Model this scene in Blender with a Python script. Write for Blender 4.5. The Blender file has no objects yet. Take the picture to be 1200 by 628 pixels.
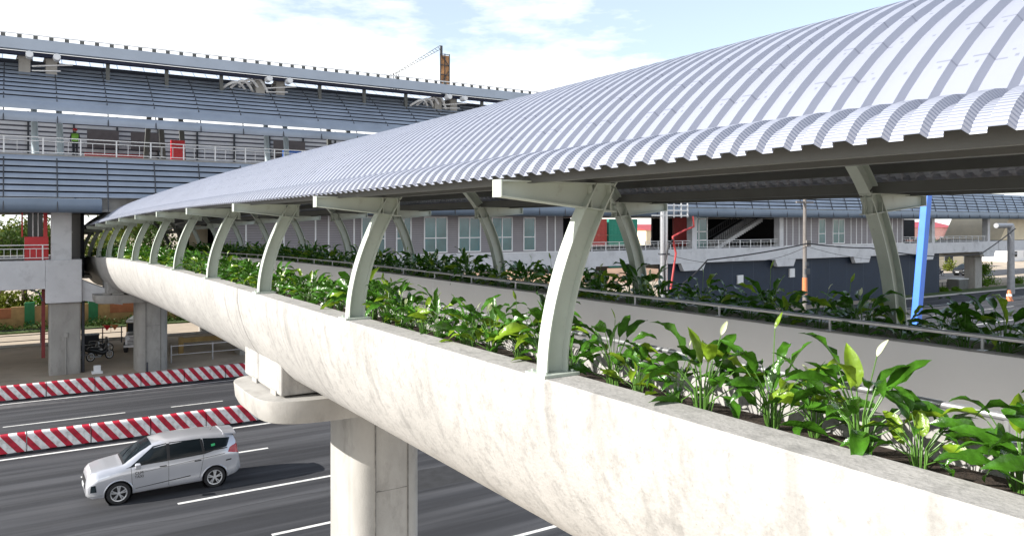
import bpy, bmesh, math, random
from mathutils import Vector, Matrix
random.seed(7)
PI = math.pi
S = bpy.context.scene
C = bpy.context.collection

# ------------------------------------------------------------------ helpers
def tag(o, label=None, cat=None, group=None, kind=None):
    if label: o['label'] = label
    if cat: o['category'] = cat
    if group: o['group'] = group
    if kind: o['kind'] = kind
    return o

def empty(name, loc=(0, 0, 0), rz=0, label=None, cat=None, group=None, parent=None):
    o = bpy.data.objects.new(name, None); C.objects.link(o)
    o.empty_display_size = 0.2
    o.location = loc; o.rotation_euler = (0, 0, rz)
    if parent: o.parent = parent
    return tag(o, label, cat, group)

def bend(x, y, z):
    """the footbridge sags and swings slightly towards the station"""
    if y > 18: z -= 0.0005 * (y - 18) ** 2
    if y > 25: x -= 0.00032 * (y - 25) ** 2
    return (x, y, z)

class MB:
    def __init__(s): s.bm = bmesh.new()
    def face(s, pts):
        return s.bm.faces.new([s.bm.verts.new(p) for p in pts])
    def box(s, x0, x1, y0, y1, z0, z1, f=None):
        c = [(x0,y0,z0),(x1,y0,z0),(x1,y1,z0),(x0,y1,z0),(x0,y0,z1),(x1,y0,z1),(x1,y1,z1),(x0,y1,z1)]
        if f: c = [f(*p) for p in c]
        v = [s.bm.verts.new(p) for p in c]
        for q in ((0,3,2,1),(4,5,6,7),(0,1,5,4),(1,2,6,5),(2,3,7,6),(3,0,4,7)):
            s.bm.faces.new([v[i] for i in q])
        return s
    def loft(s, rings, closed=True, caps=True):
        R = [[s.bm.verts.new(p) for p in r] for r in rings]
        n = len(R[0])
        for a, b in zip(R, R[1:]):
            for i in range(n if closed else n - 1):
                j = (i + 1) % n
                s.bm.faces.new((a[i], a[j], b[j], b[i]))
        if caps and closed:
            s.bm.faces.new(list(reversed(R[0]))); s.bm.faces.new(R[-1])
        return s
    def sweepy(s, prof, ys, f=None, caps=True):
        f = f or (lambda x, y, z: (x, y, z))
        return s.loft([[f(x, y, z) for (x, z) in prof] for y in ys], True, caps)
    def sweepx(s, prof, xs, f=None):      # prof = (y,z)
        f = f or (lambda x, y, z: (x, y, z))
        return s.loft([[f(x, y, z) for (y, z) in prof] for x in xs], True, True)
    def extz(s, poly, z0, z1):
        return s.loft([[(x, y, z0) for x, y in poly], [(x, y, z1) for x, y in poly]])
    def tube(s, pts, r, n=8, caps=True):
        pts = [Vector(p) for p in pts]
        rs = r if isinstance(r, (list, tuple)) else [r] * len(pts)
        rings = []; up = None
        for i, p in enumerate(pts):
            d = (pts[min(i+1, len(pts)-1)] - pts[max(i-1, 0)])
            d = d.normalized() if d.length > 1e-9 else Vector((0, 0, 1))
            if up is None:
                up = Vector((0, 0, 1)) if abs(d.z) < .9 else Vector((1, 0, 0))
            a = d.cross(up)
            if a.length < 1e-4: a = d.cross(Vector((0, 1, 0)))
            a.normalize(); b = a.cross(d).normalized(); up = b
            rings.append([p + a * (rs[i]*math.cos(2*PI*k/n)) + b * (rs[i]*math.sin(2*PI*k/n)) for k in range(n)])
        return s.loft(rings, True, caps)
    def bar(s, p, q, w, h):
        """rectangular bar between two points"""
        p = Vector(p); q = Vector(q); d = (q - p).normalized()
        up = Vector((0, 0, 1)) if abs(d.z) < .95 else Vector((0, 1, 0))
        a = d.cross(up).normalized() * w/2; b = a.cross(d).normalized() * h/2
        return s.loft([[c+a+b, c-a+b, c-a-b, c+a-b] for c in (p, q)])
    def lathe(s, prof, axis='z', seg=24, c=(0, 0, 0)):
        rings = []
        for k in range(seg):
            t = 2*PI*k/seg
            ring = []
            for (r, h) in prof:
                a, b = r*math.cos(t), r*math.sin(t)
                p = (a, b, h) if axis == 'z' else ((a, h, b) if axis == 'y' else (h, a, b))
                ring.append(Vector(p) + Vector(c))
            rings.append([s.bm.verts.new(p) for p in ring])
        n = len(prof)
        for k in range(seg):
            A, B = rings[k], rings[(k+1) % seg]
            for i in range(n - 1):
                s.bm.faces.new((A[i], B[i], B[i+1], A[i+1]))
        return s
    def build(s, name, m, parent=None, smooth=None, bevel=0, loc=None, fix=True):
        bm = s.bm
        bmesh.ops.remove_doubles(bm, verts=bm.verts, dist=1e-5)
        if fix: bmesh.ops.recalc_face_normals(bm, faces=bm.faces)
        me = bpy.data.meshes.new(name)
        if loc:
            bmesh.ops.translate(bm, verts=bm.verts, vec=-Vector(loc))
        bm.to_mesh(me); bm.free()
        for k in (m if isinstance(m, (list, tuple)) else [m]): me.materials.append(k)
        if smooth is not None:
            me.polygons.foreach_set('use_smooth', [True]*len(me.polygons))
            me.set_sharp_from_angle(angle=math.radians(smooth))
        o = bpy.data.objects.new(name, me); C.objects.link(o)
        if parent: o.parent = parent
        if loc: o.location = loc
        if bevel:
            b = o.modifiers.new('bevel', 'BEVEL'); b.width = bevel; b.segments = 2; b.limit_method = 'ANGLE'; b.angle_limit = .6
        return o

def copy_tree(o, parent=None):
    c = o.copy(); C.objects.link(c); c.parent = parent
    for ch in list(o.children): copy_tree(ch, c)
    return c

# ------------------------------------------------------------------ materials
def mat(name, col, rough=.6, metal=0., var=.15, scale=3., stretch=(1,1,1), bump=0., bscale=None, dark=None, damount=0., dscale=1., dpos=.52, coat=0., transl=0., spec=.5):
    m = bpy.data.materials.new(name); m.use_nodes = True
    nt = m.node_tree; N = nt.nodes; L = nt.links; b = N['Principled BSDF']
    b.inputs['Roughness'].default_value = rough; b.inputs['Metallic'].default_value = metal
    b.inputs['Coat Weight'].default_value = coat
    b.inputs['Specular IOR Level'].default_value = spec
    tc = N.new('ShaderNodeTexCoord'); mp = N.new('ShaderNodeMapping'); mp.inputs['Scale'].default_value = stretch
    L.new(tc.outputs['Object'], mp.inputs['Vector'])
    nz = N.new('ShaderNodeTexNoise'); nz.inputs['Scale'].default_value = scale; nz.inputs['Detail'].default_value = 6; nz.inputs['Roughness'].default_value = .62
    L.new(mp.outputs[0], nz.inputs['Vector'])
    rp = N.new('ShaderNodeValToRGB'); e = rp.color_ramp.elements
    c0 = [max(0, x*(1-var)) for x in col]; c1 = [min(1, x*(1+var)) for x in col]
    e[0].position = .3; e[1].position = .7; e[0].color = (*c0, 1); e[1].color = (*c1, 1)
    L.new(nz.outputs['Fac'], rp.inputs['Fac'])
    out = rp.outputs['Color']
    if dark:
        n2 = N.new('ShaderNodeTexNoise'); n2.inputs['Scale'].default_value = dscale; n2.inputs['Detail'].default_value = 8; n2.inputs['Roughness'].default_value = .7
        L.new(mp.outputs[0], n2.inputs['Vector'])
        r2 = N.new('ShaderNodeValToRGB'); r2.color_ramp.elements[0].position = dpos; r2.color_ramp.elements[1].position = dpos+.16
        r2.color_ramp.elements[0].color = (0,0,0,1); r2.color_ramp.elements[1].color = (damount,)*3 + (1,)
        L.new(n2.outputs['Fac'], r2.inputs['Fac'])
        mx = N.new('ShaderNodeMixRGB'); mx.inputs['Color2'].default_value = (*dark, 1)
        L.new(r2.outputs['Color'], mx.inputs['Fac']); L.new(out, mx.inputs['Color1']); out = mx.outputs[0]
    L.new(out, b.inputs['Base Color'])
    if bump:
        n3 = N.new('ShaderNodeTexNoise'); n3.inputs['Scale'].default_value = bscale or scale*6; n3.inputs['Detail'].default_value = 5
        L.new(tc.outputs['Object'], n3.inputs['Vector'])
        bp = N.new('ShaderNodeBump'); bp.inputs['Strength'].default_value = bump; bp.inputs['Distance'].default_value = .02
        L.new(n3.outputs['Fac'], bp.inputs['Height']); L.new(bp.outputs[0], b.inputs['Normal'])
    if transl:
        tr = N.new('ShaderNodeBsdfTranslucent'); L.new(out, tr.inputs['Color'])
        ms = N.new('ShaderNodeMixShader'); ms.inputs[0].default_value = transl
        L.new(b.outputs[0], ms.inputs[1]); L.new(tr.outputs[0], ms.inputs[2]); L.new(ms.outputs[0], N['Material Output'].inputs['Surface'])
    return m

M = {}
M['hull'] = mat('cast_concrete', (.37,.362,.348), .85, var=.13, scale=1.1, stretch=(1,.8,.6), bump=.35, bscale=26, dark=(.18,.177,.17), damount=.5, dscale=9, dpos=.49)
def streaks(m, amt, colr):
    nt = m.node_tree; N = nt.nodes; L = nt.links; b = N['Principled BSDF']
    src = b.inputs['Base Color'].links[0].from_socket
    tc = [n for n in N if n.type == 'TEX_COORD'][0]
    out = src
    for (sc, scale, p0, p1, a) in (((1,1.6,.10), 2.6, .56, .72, amt), ((1,1,1), 26, .62, .70, amt*.8)):
        mp = N.new('ShaderNodeMapping'); mp.inputs['Scale'].default_value = sc; L.new(tc.outputs['Object'], mp.inputs[0])
        nz = N.new('ShaderNodeTexNoise'); nz.inputs['Scale'].default_value = scale; nz.inputs['Detail'].default_value = 5; L.new(mp.outputs[0], nz.inputs[0])
        rp = N.new('ShaderNodeValToRGB'); rp.color_ramp.elements[0].position = p0; rp.color_ramp.elements[1].position = p1
        rp.color_ramp.elements[0].color = (0,0,0,1); rp.color_ramp.elements[1].color = (a,a,a,1); L.new(nz.outputs['Fac'], rp.inputs[0])
        mx = N.new('ShaderNodeMixRGB'); mx.inputs[2].default_value = (*colr, 1); L.new(rp.outputs[0], mx.inputs[0]); L.new(out, mx.inputs[1]); out = mx.outputs[0]
    L.new(out, b.inputs['Base Color'])
streaks(M['hull'], .5, (.17,.168,.16))
M['conc'] = mat('grey_concrete', (.34,.33,.31), .85, var=.16, scale=1.1, stretch=(1,1,.5), bump=.25, bscale=25, dark=(.2,.19,.175), damount=.6, dscale=1.5)
M['joint'] = mat('stained_joint', (.17,.165,.155), .9, var=.4, scale=5)
M['conc_pale'] = mat('pale_concrete', (.64,.65,.67), .8, var=.08, scale=.8, bump=.1, dark=(.32,.32,.33), damount=.5, dscale=.7)
M['innerwall'] = mat('painted_inner_wall', (.74,.74,.75), .8, var=.04, scale=.7, bump=.05)
M['deck'] = mat('deck_tiles', (.55,.53,.50), .7, var=.1, scale=2)
M['steel'] = mat('pale_green_painted_steel', (.46,.51,.46), .38, var=.08, scale=2, bump=.05, dark=(.20,.17,.13), damount=.5, dscale=5, dpos=.60)
M['steel_dark'] = mat('grey_painted_channel', (.10,.105,.10), .5, var=.12, scale=2)
M['galv'] = mat('galvanised_tube', (.55,.56,.58), .32, metal=.7, var=.1, scale=8)
M['galv2'] = mat('dull_grey_tube', (.30,.31,.33), .5, metal=.2, var=.15, scale=2)
M['soil'] = mat('dark_soil', (.035,.022,.014), .95, var=.5, scale=18, bump=1, bscale=40)
M['leaf'] = mat('broad_leaf', (.046,.14,.011), .24, var=.55, scale=9, bump=.5, bscale=22, transl=.22, spec=.7)
M['leaf2'] = mat('yellow_green_leaf', (.19,.31,.02), .28, var=.4, scale=9, bump=.5, bscale=22, transl=.32, spec=.7)
M['leafb'] = mat('dry_leaf', (.30,.22,.10), .6, var=.3, scale=12, transl=.2)
M['stem'] = mat('leaf_stalk', (.10,.22,.04), .4, var=.2)
M['spathe'] = mat('white_flower', (.62,.68,.42), .5, var=.08, transl=.3)
M['asphalt'] = None
M['paint'] = mat('road_paint', (.72,.72,.70), .7, var=.12, scale=5, dark=(.2,.2,.2), damount=.6, dscale=6)
M['tan'] = mat('dusty_ground', (.42,.35,.27), .95, var=.16, scale=.35, bump=.3, dark=(.2,.18,.15), damount=.6, dscale=.25)
M['grass'] = mat('grass_ground', (.07,.11,.03), .95, var=.5, scale=3, bump=.6)
M['kerb'] = mat('kerb_stone', (.45,.44,.42), .85, var=.12, scale=3)
M['louvre'] = mat('blue_grey_louvre', (.27,.315,.385), .36, metal=.25, var=.14, scale=.6)
M['louvre_lo'] = mat('slate_blue_panel', (.17,.22,.29), .4, metal=.2, var=.1, scale=.6)
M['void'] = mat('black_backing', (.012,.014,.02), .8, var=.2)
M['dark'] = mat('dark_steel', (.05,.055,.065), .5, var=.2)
M['fascia'] = mat('roof_fascia', (.36,.41,.48), .4, metal=.3, var=.08, scale=.5)
M['fascia_d'] = mat('dark_blue_soffit', (.03,.04,.09), .6)
M['white'] = mat('white_paint', (.78,.79,.80), .45, var=.05)
M['col_blue'] = mat('pale_blue_column', (.50,.60,.66), .4, var=.06)
M['wall_grey'] = None
M['brown'] = mat('brown_board', (.13,.115,.115), .7, var=.12)
M['red'] = mat('red_paint', (.62,.02,.03), .4, var=.1)
M['redm'] = mat('red_muted', (.42,.05,.05), .5, var=.15)
M['glass'] = mat('dark_glass', (.012,.018,.022), .12, var=.3, scale=.8, spec=.35)
M['glass_t'] = mat('teal_glass', (.06,.17,.19), .08, var=.3, scale=.5, spec=.9)
M['pblue'] = mat('pale_blue_paint', (.25,.42,.62), .4)
M['blue'] = mat('bright_blue_paint', (.03,.16,.66), .4, var=.08)
M['hoard'] = mat('navy_hoarding', (.030,.055,.10), .6, var=.15, scale=.5)
M['wood'] = mat('weathered_wood', (.17,.155,.145), .85, var=.25, scale=6, stretch=(4,4,.4))
M['orange'] = mat('orange_plastic', (.60,.20,.08), .5, var=.1)
M['cable'] = mat('black_cable', (.012,.012,.014), .6)
M['cream'] = mat('cream_render', (.74,.64,.46), .8, var=.08, scale=.8)
M['bark'] = mat('bark', (.10,.075,.055), .9, var=.3, scale=8)
M['crown'] = mat('tree_leaf', (.05,.09,.018), .6, spec=.15, var=.5, scale=1.2, transl=.3)
M['crown_y'] = mat('tree_leaf_yellow', (.13,.16,.02), .6, spec=.15, var=.4, scale=1.2, transl=.3)
M['shrub'] = mat('shrub_leaf', (.09,.19,.012), .6, spec=.15, var=.4, scale=1.5, transl=.3)
M['wgreen'] = mat('green_wall_paint', (.03,.22,.10), .7, var=.15)
M['worange'] = mat('terracotta_wall_paint', (.42,.17,.09), .8, var=.2, scale=2)
M['wtan'] = mat('ochre_wall_paint', (.46,.31,.15), .8, var=.2, scale=2)
M['tyre'] = mat('tyre_rubber', (.018,.018,.02), .7, var=.2)
M['rim'] = mat('alloy_rim', (.70,.71,.73), .3, metal=.7)
M['silver'] = mat('silver_car_paint', (.60,.61,.65), .28, metal=.5, var=.015, coat=.8)
M['black_paint'] = mat('black_car_paint', (.006,.007,.009), .45, coat=.1, spec=.2)
M['trim'] = mat('black_trim', (.018,.018,.02), .4)
M['lampg'] = mat('lamp_glass', (.70,.74,.80), .1, spec=.9)
M['tail'] = mat('tail_lamp', (.45,.01,.015), .15, spec=.8)
M['seatm'] = mat('beige_seat', (.33,.26,.17), .7)
M['skin'] = mat('skin', (.32,.19,.13), .6)
M['cloth_d'] = mat('dark_clothing', (.03,.035,.05), .8)
M['cloth_g'] = mat('green_vest', (.25,.55,.08), .8)
M['cgreen'] = mat('green_container_steel', (.02,.28,.20), .5, var=.12)
M['cred'] = mat('red_container_steel', (.42,.07,.06), .5, var=.15)
M['pink'] = mat('pink_render', (.62,.36,.32), .8)
M['yel'] = mat('ochre_steel', (.32,.21,.07), .6, var=.2)
M['gsticker'] = mat('green_sticker', (.05,.50,.18), .5)

def asphalt():
    m = mat('asphalt', (.040,.043,.050), .9, var=.22, scale=1.2, stretch=(.12,1.3,1), bump=.5, bscale=60)
    nt = m.node_tree; N = nt.nodes; L = nt.links; b = N['Principled BSDF']
    src = b.inputs['Base Color'].links[0].from_socket
    tc = [n for n in N if n.type == 'TEX_COORD'][0]
    mp = N.new('ShaderNodeMapping'); mp.inputs['Scale'].default_value = (.035, .9, 1); L.new(tc.outputs['Object'], mp.inputs[0])
    nz = N.new('ShaderNodeTexNoise'); nz.inputs['Scale'].default_value = 1.6; nz.inputs['Detail'].default_value = 7; L.new(mp.outputs[0], nz.inputs[0])
    rp = N.new('ShaderNodeValToRGB'); rp.color_ramp.elements[0].position = .42; rp.color_ramp.elements[1].position = .62
    rp.color_ramp.elements[0].color = (.55,.55,.58,1); rp.color_ramp.elements[1].color = (1.55,1.5,1.45,1)
    L.new(nz.outputs['Fac'], rp.inputs[0])
    mx = N.new('ShaderNodeMixRGB'); mx.blend_type = 'MULTIPLY'; mx.inputs[0].default_value = 1
    L.new(src, mx.inputs[1]); L.new(rp.outputs[0], mx.inputs[2]); L.new(mx.outputs[0], b.inputs['Base Color'])
    return m
M['asphalt'] = asphalt()

def stripes():
    m = mat('red_white_hazard_paint', (.8,.8,.8), .55)
    nt = m.node_tree; N = nt.nodes; L = nt.links; b = N['Principled BSDF']
    tc = [n for n in N if n.type == 'TEX_COORD'][0]
    sx = N.new('ShaderNodeSeparateXYZ'); L.new(tc.outputs['Object'], sx.inputs[0])
    a = N.new('ShaderNodeMath'); a.operation = 'MULTIPLY_ADD'; a.inputs[1].default_value = .80; L.new(sx.outputs['Z'], a.inputs[0]); L.new(sx.outputs['X'], a.inputs[2])
    d = N.new('ShaderNodeMath'); d.operation = 'DIVIDE'; d.inputs[1].default_value = .525; L.new(a.outputs[0], d.inputs[0])
    f = N.new('ShaderNodeMath'); f.operation = 'FRACT'; L.new(d.outputs[0], f.inputs[0])
    g = N.new('ShaderNodeMath'); g.operation = 'GREATER_THAN'; g.inputs[1].default_value = .52; L.new(f.outputs[0], g.inputs[0])
    nz = N.new('ShaderNodeTexNoise'); nz.inputs['Scale'].default_value = 5; nz.inputs['Detail'].default_value = 8; L.new(tc.outputs['Object'], nz.inputs[0])
    rp = N.new('ShaderNodeValToRGB'); rp.color_ramp.elements[0].position = .3; rp.color_ramp.elements[1].position = .55
    rp.color_ramp.elements[0].color = (.42,.40,.38,1); rp.color_ramp.elements[1].color = (1,1,1,1); L.new(nz.outputs['Fac'], rp.inputs[0])
    mx = N.new('ShaderNodeMixRGB'); mx.inputs[1].default_value = (.80,.80,.80,1); mx.inputs[2].default_value = (.50,.008,.035,1); L.new(g.outputs[0], mx.inputs[0])
    m2 = N.new('ShaderNodeMixRGB'); m2.blend_type = 'MULTIPLY'; m2.inputs[0].default_value = .8; L.new(mx.outputs[0], m2.inputs[1]); L.new(rp.outputs[0], m2.inputs[2])
    L.new(m2.outputs[0], b.inputs['Base Color'])
    return m
M['stripe'] = stripes()

def lined(name, base, line, axis, period, width, rough=.6, metal=0.):
    m = mat(name, base, rough, metal, var=.08, scale=1.)
    nt = m.node_tree; N = nt.nodes; L = nt.links; b = N['Principled BSDF']
    src = b.inputs['Base Color'].links[0].from_socket
    tc = [n for n in N if n.type == 'TEX_COORD'][0]
    sx = N.new('ShaderNodeSeparateXYZ'); L.new(tc.outputs['Object'], sx.inputs[0])
    d = N.new('ShaderNodeMath'); d.operation = 'DIVIDE'; d.inputs[1].default_value = period; L.new(sx.outputs[axis], d.inputs[0])
    f = N.new('ShaderNodeMath'); f.operation = 'FRACT'; L.new(d.outputs[0], f.inputs[0])
    g = N.new('ShaderNodeMath'); g.operation = 'LESS_THAN'; g.inputs[1].default_value = width/period; L.new(f.outputs[0], g.inputs[0])
    mx = N.new('ShaderNodeMixRGB'); mx.inputs[2].default_value = (*line, 1); L.new(g.outputs[0], mx.inputs[0]); L.new(src, mx.inputs[1])
    L.new(mx.outputs[0], b.inputs['Base Color'])
    return m
M['wall_grey'] = lined('grey_plank_cladding', (.27,.255,.27), (.13,.12,.13), 'Z', .16, .022, .6)
M['slatwall'] = lined('white_slatted_screen', (.72,.73,.76), (.08,.08,.10), 'Z', .34, .12, .5)
def roofmat():
    m = mat('ribbed_metal_sheet', (.315,.335,.40), .42, .25, var=.05, scale=.8)
    nt = m.node_tree; N = nt.nodes; L = nt.links; b = N['Principled BSDF']
    src = b.inputs['Base Color'].links[0].from_socket
    tc = [n for n in N if n.type == 'TEX_COORD'][0]
    sx = N.new('ShaderNodeSeparateXYZ'); L.new(tc.outputs['Object'], sx.inputs[0])
    def mth(op, a, b_=None, c=None):
        n = N.new('ShaderNodeMath'); n.operation = op
        for i, v in enumerate((a, b_, c)):
            if v is None: continue
            if isinstance(v, (int, float)): n.inputs[i].default_value = v
            else: L.new(v, n.inputs[i])
        return n.outputs[0]
    dx = mth('SUBTRACT', sx.outputs['X'], 7.05); dz = mth('SUBTRACT', sx.outputs['Z'], 6.55)
    ang = mth('ARCTAN2', dz, dx)
    lap = mth('LESS_THAN', mth('FRACT', mth('DIVIDE', ang, .105)), .035)
    # every pan has its laps slightly shifted
    row = mth('FRACT', mth('DIVIDE', sx.outputs['Y'], .8)); 
    lapm = mth('MULTIPLY', lap, mth('GREATER_THAN', row, .45))
    sy = mth('ABSOLUTE', mth('SUBTRACT', mth('FRACT', mth('DIVIDE', sx.outputs['Y'], .2)), .69))
    sa = mth('ABSOLUTE', mth('SUBTRACT', mth('FRACT', mth('DIVIDE', ang, .105)), .16))
    scr = mth('MULTIPLY', mth('LESS_THAN', sy, .05), mth('LESS_THAN', sa, .028))
    lapm = mth('MAXIMUM', lapm, scr)
    mx = N.new('ShaderNodeMixRGB'); mx.blend_type = 'MULTIPLY'; mx.inputs[2].default_value = (.70,.70,.72,1)
    L.new(lapm, mx.inputs[0]); L.new(src, mx.inputs[1]); L.new(mx.outputs[0], b.inputs['Base Color'])
    # crimped ripples on the curved eave sheets
    lip = mth('GREATER_THAN', mth('ABSOLUTE', dx), 2.89)
    rip = mth('MULTIPLY', mth('SINE', mth('MULTIPLY', mth('ADD', sx.outputs['Z'], mth('MULTIPLY', mth('ABSOLUTE', dx), -1.0)), 190.)), lip)
    nz = [n for n in N if n.type == 'TEX_NOISE'][0]
    hgt = mth('MULTIPLY_ADD', rip, .35, nz.outputs['Fac'])
    bp = N.new('ShaderNodeBump'); bp.inputs['Strength'].default_value = .5; bp.inputs['Distance'].default_value = .012
    L.new(hgt, bp.inputs['Height']); L.new(bp.outputs[0], b.inputs['Normal'])
    return m
M['roofsheet'] = roofmat()
M['farsheet'] = lined('pale_far_roof', (.60,.66,.74), (.2,.25,.35), 'X', .9, .06, .5, .1)
M['hoard_l'] = lined('navy_hoarding_boards', (.014,.026,.05), (.05,.07,.10), 'X', 3.05, .04, .6)

# ------------------------------------------------------------------ world, sun, camera
SUN_EL, SUN_AZ = math.radians(29), math.radians(12)   # sun stands over -X, swung a little towards +Y
sd = Vector((-math.cos(SUN_EL)*math.cos(SUN_AZ), math.cos(SUN_EL)*math.sin(SUN_AZ), math.sin(SUN_EL)))
w = bpy.data.worlds.new('World'); S.world = w; w.use_nodes = True
nt = w.node_tree; N = nt.nodes; L = nt.links; bg = N['Background']; bg.inputs['Strength'].default_value = .11
sky = N.new('ShaderNodeTexSky'); sky.sky_type = 'NISHITA'; sky.sun_disc = False; sky.sun_elevation = SUN_EL
sky.sun_rotation = math.atan2(sd.x, sd.y); sky.air_density = 1.0; sky.dust_density = .6; sky.ozone_density = 1.5
tc = N.new('ShaderNodeTexCoord'); mp = N.new('ShaderNodeMapping'); mp.inputs['Scale'].default_value = (1.2, 1.2, 4.2); mp.inputs['Location'].default_value = (.3, .1, .0)
L.new(tc.outputs['Generated'], mp.inputs[0])
nz = N.new('ShaderNodeTexNoise'); nz.inputs['Scale'].default_value = 2.3; nz.inputs['Detail'].default_value = 9; nz.inputs['Roughness'].default_value = .58; L.new(mp.outputs[0], nz.inputs[0])
sx = N.new('ShaderNodeSeparateXYZ'); L.new(tc.outputs['Generated'], sx.inputs[0])
# more cloud low down and over the station side, clearing overhead
a = N.new('ShaderNodeMath'); a.operation = 'MULTIPLY_ADD'; a.inputs[1].default_value = -1.0; a.inputs[2].default_value = .36; L.new(sx.outputs['Z'], a.inputs[0])
b_ = N.new('ShaderNodeMath'); b_.operation = 'MULTIPLY_ADD'; b_.inputs[1].default_value = -.34; L.new(sx.outputs['X'], b_.inputs[0]); L.new(a.outputs[0], b_.inputs[2])
c_ = N.new('ShaderNodeMath'); c_.operation = 'ADD'; L.new(b_.outputs[0], c_.inputs[0]); L.new(nz.outputs['Fac'], c_.inputs[1])
rp = N.new('ShaderNodeValToRGB'); rp.color_ramp.elements[0].position = .43; rp.color_ramp.elements[1].position = .56
rp.color_ramp.elements[0].color = (0.26,)*3+(1,); rp.color_ramp.elements[1].color = (1,1,1,1)
L.new(c_.outputs[0], rp.inputs[0])
mx = N.new('ShaderNodeMixRGB'); mx.inputs[2].default_value = (7.0, 7.1, 7.1, 1); L.new(rp.outputs[0], mx.inputs[0]); L.new(sky.outputs[0], mx.inputs[1]); L.new(mx.outputs[0], bg.inputs['Color'])

sl = bpy.data.lights.new('sun', 'SUN'); sl.energy = 4.6; sl.angle = math.radians(.55); sl.color = (1., .95, .88)
so = bpy.data.objects.new('sun', sl); C.objects.link(so); so.rotation_euler = sd.to_track_quat('Z', 'Y').to_euler(); so.location = sd*60

cam = bpy.data.cameras.new('camera'); co = bpy.data.objects.new('camera', cam); C.objects.link(co); S.camera = co
co.location = (0, 0, 8.5); co.rotation_euler = (PI/2, 0, -math.radians(32.8))
cam.lens = 27; cam.sensor_width = 36; cam.shift_y = -52/1200; cam.clip_end = 3000; cam.clip_start = .1
S.view_settings.view_transform = 'Standard'; S.view_settings.look = 'None'; S.view_settings.gamma = 1; S.view_settings.exposure = 1.0
S.render.resolution_x = 1024; S.render.resolution_y = 535

# ------------------------------------------------------------------ ground and roads
def sheet(name, x0, x1, y0, y1, z, m, nx=1):
    b = MB(); b.face([(x0,y0,z),(x1,y0,z),(x1,y1,z),(x0,y1,z)])
    return tag(b.build(name, m), kind='structure')
sheet('ground', -1200, 1200, -800, 1500, -.02, M['tan'])
sheet('road', -300, 300, 16.4, 48.4, 0, M['asphalt'])
sheet('service_road', -300, 400, 63.5, 69.5, .0, M['asphalt'] if 0 else M['tan'])
sheet('side_road', 112, 300, 62.6, 70.5, .004, M['asphalt'])
def slab(name, x0, x1, y0, y1, z0, z1, m):
    b = MB(); b.box(x0, x1, y0, y1, z0, z1); return tag(b.build(name, m, bevel=.02), kind='structure')
slab('kerb', -300, 300, 16.2, 16.4, -.02, .14, M['kerb'])
slab('pavement', -300, 300, 10.5, 16.2, -.02, .12, M['kerb'])
slab('kerb', 80, 300, 48.4, 48.65, -.02, .14, M['kerb'])
slab('verge', 80, 300, 48.65, 51.4, -.02, .10, M['grass'])
slab('verge', -60, 60, 70.6, 72.8, -.02, .10, M['grass'])
slab('kerb', -60, 110, 62.9, 63.1, -.02, .16, M['kerb'])
mk = []
def line(x0, x1, y, w=.15, name='lane_marking'):
    mk.append(sheet(name, x0, x1, y-w/2, y+w/2, .004, M['paint']))
line(-200, 200, 17.5); line(-200, 200, 33.15); line(-200, 200, 43.3, .12)
for y, ph in ((21.2, 5.85), (25.1, 4.1), (29.5, 1.8), (38.5, -1.2)):
    for k in range(-4, 9):
        x = ph + k*13.0
        if y == 29.5: line(x, x+6.2, y)
        elif y == 38.5: line(x+.7, x+5.3, y, .11); line(x+7.2, x+9.5, y, .11)
        else: line(x, x+(3.9 if y < 22 else 6.0), y)

M['patch'] = mat('dark_asphalt_patch', (.028,.029,.032), .85, var=.3, scale=3)
M['worn'] = mat('worn_pale_asphalt', (.085,.085,.09), .9, var=.35, scale=2.5)
for (x0, x1, y0, y1, m_) in ((9.5,16,22.2,24.0,'patch'),(12.0,12.9,29.9,32.4,'patch'),(-3,14,42.3,43.0,'worn')):
    b = MB(); r_ = random.Random(x0); n = 14; P = []
    for (ax, ay, bx_, by_) in ((x0,y0,x1,y0),(x1,y0,x1,y1),(x1,y1,x0,y1),(x0,y1,x0,y0)):
        for k in range(n):
            t = k/n; P.append((ax+(bx_-ax)*t + r_.uniform(-.06,.06), ay+(by_-ay)*t + r_.uniform(-.05,.05), .002))
    b.bm.faces.new([b.bm.verts.new(p) for p in P]); tag(b.build('road_patch', M[m_]), kind='structure')
for k in range(7):
    r_ = random.Random(k*3+1); x = r_.uniform(-3, 8); y = [19.5,22.9,24.1,27.5,31.1,36.6,40.5][k]; b = MB(); L0 = []; L1 = []
    for i in range(40):
        L0.append((x+i*.3, y+.015, .0025)); L1.append((x+i*.3, y-.015, .0025)); y += r_.uniform(-.06, .06)
    for i in range(39): b.face([L1[i], L1[i+1], L0[i+1], L0[i]])
    tag(b.build('road_crack', M['patch']), kind='structure')

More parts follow.
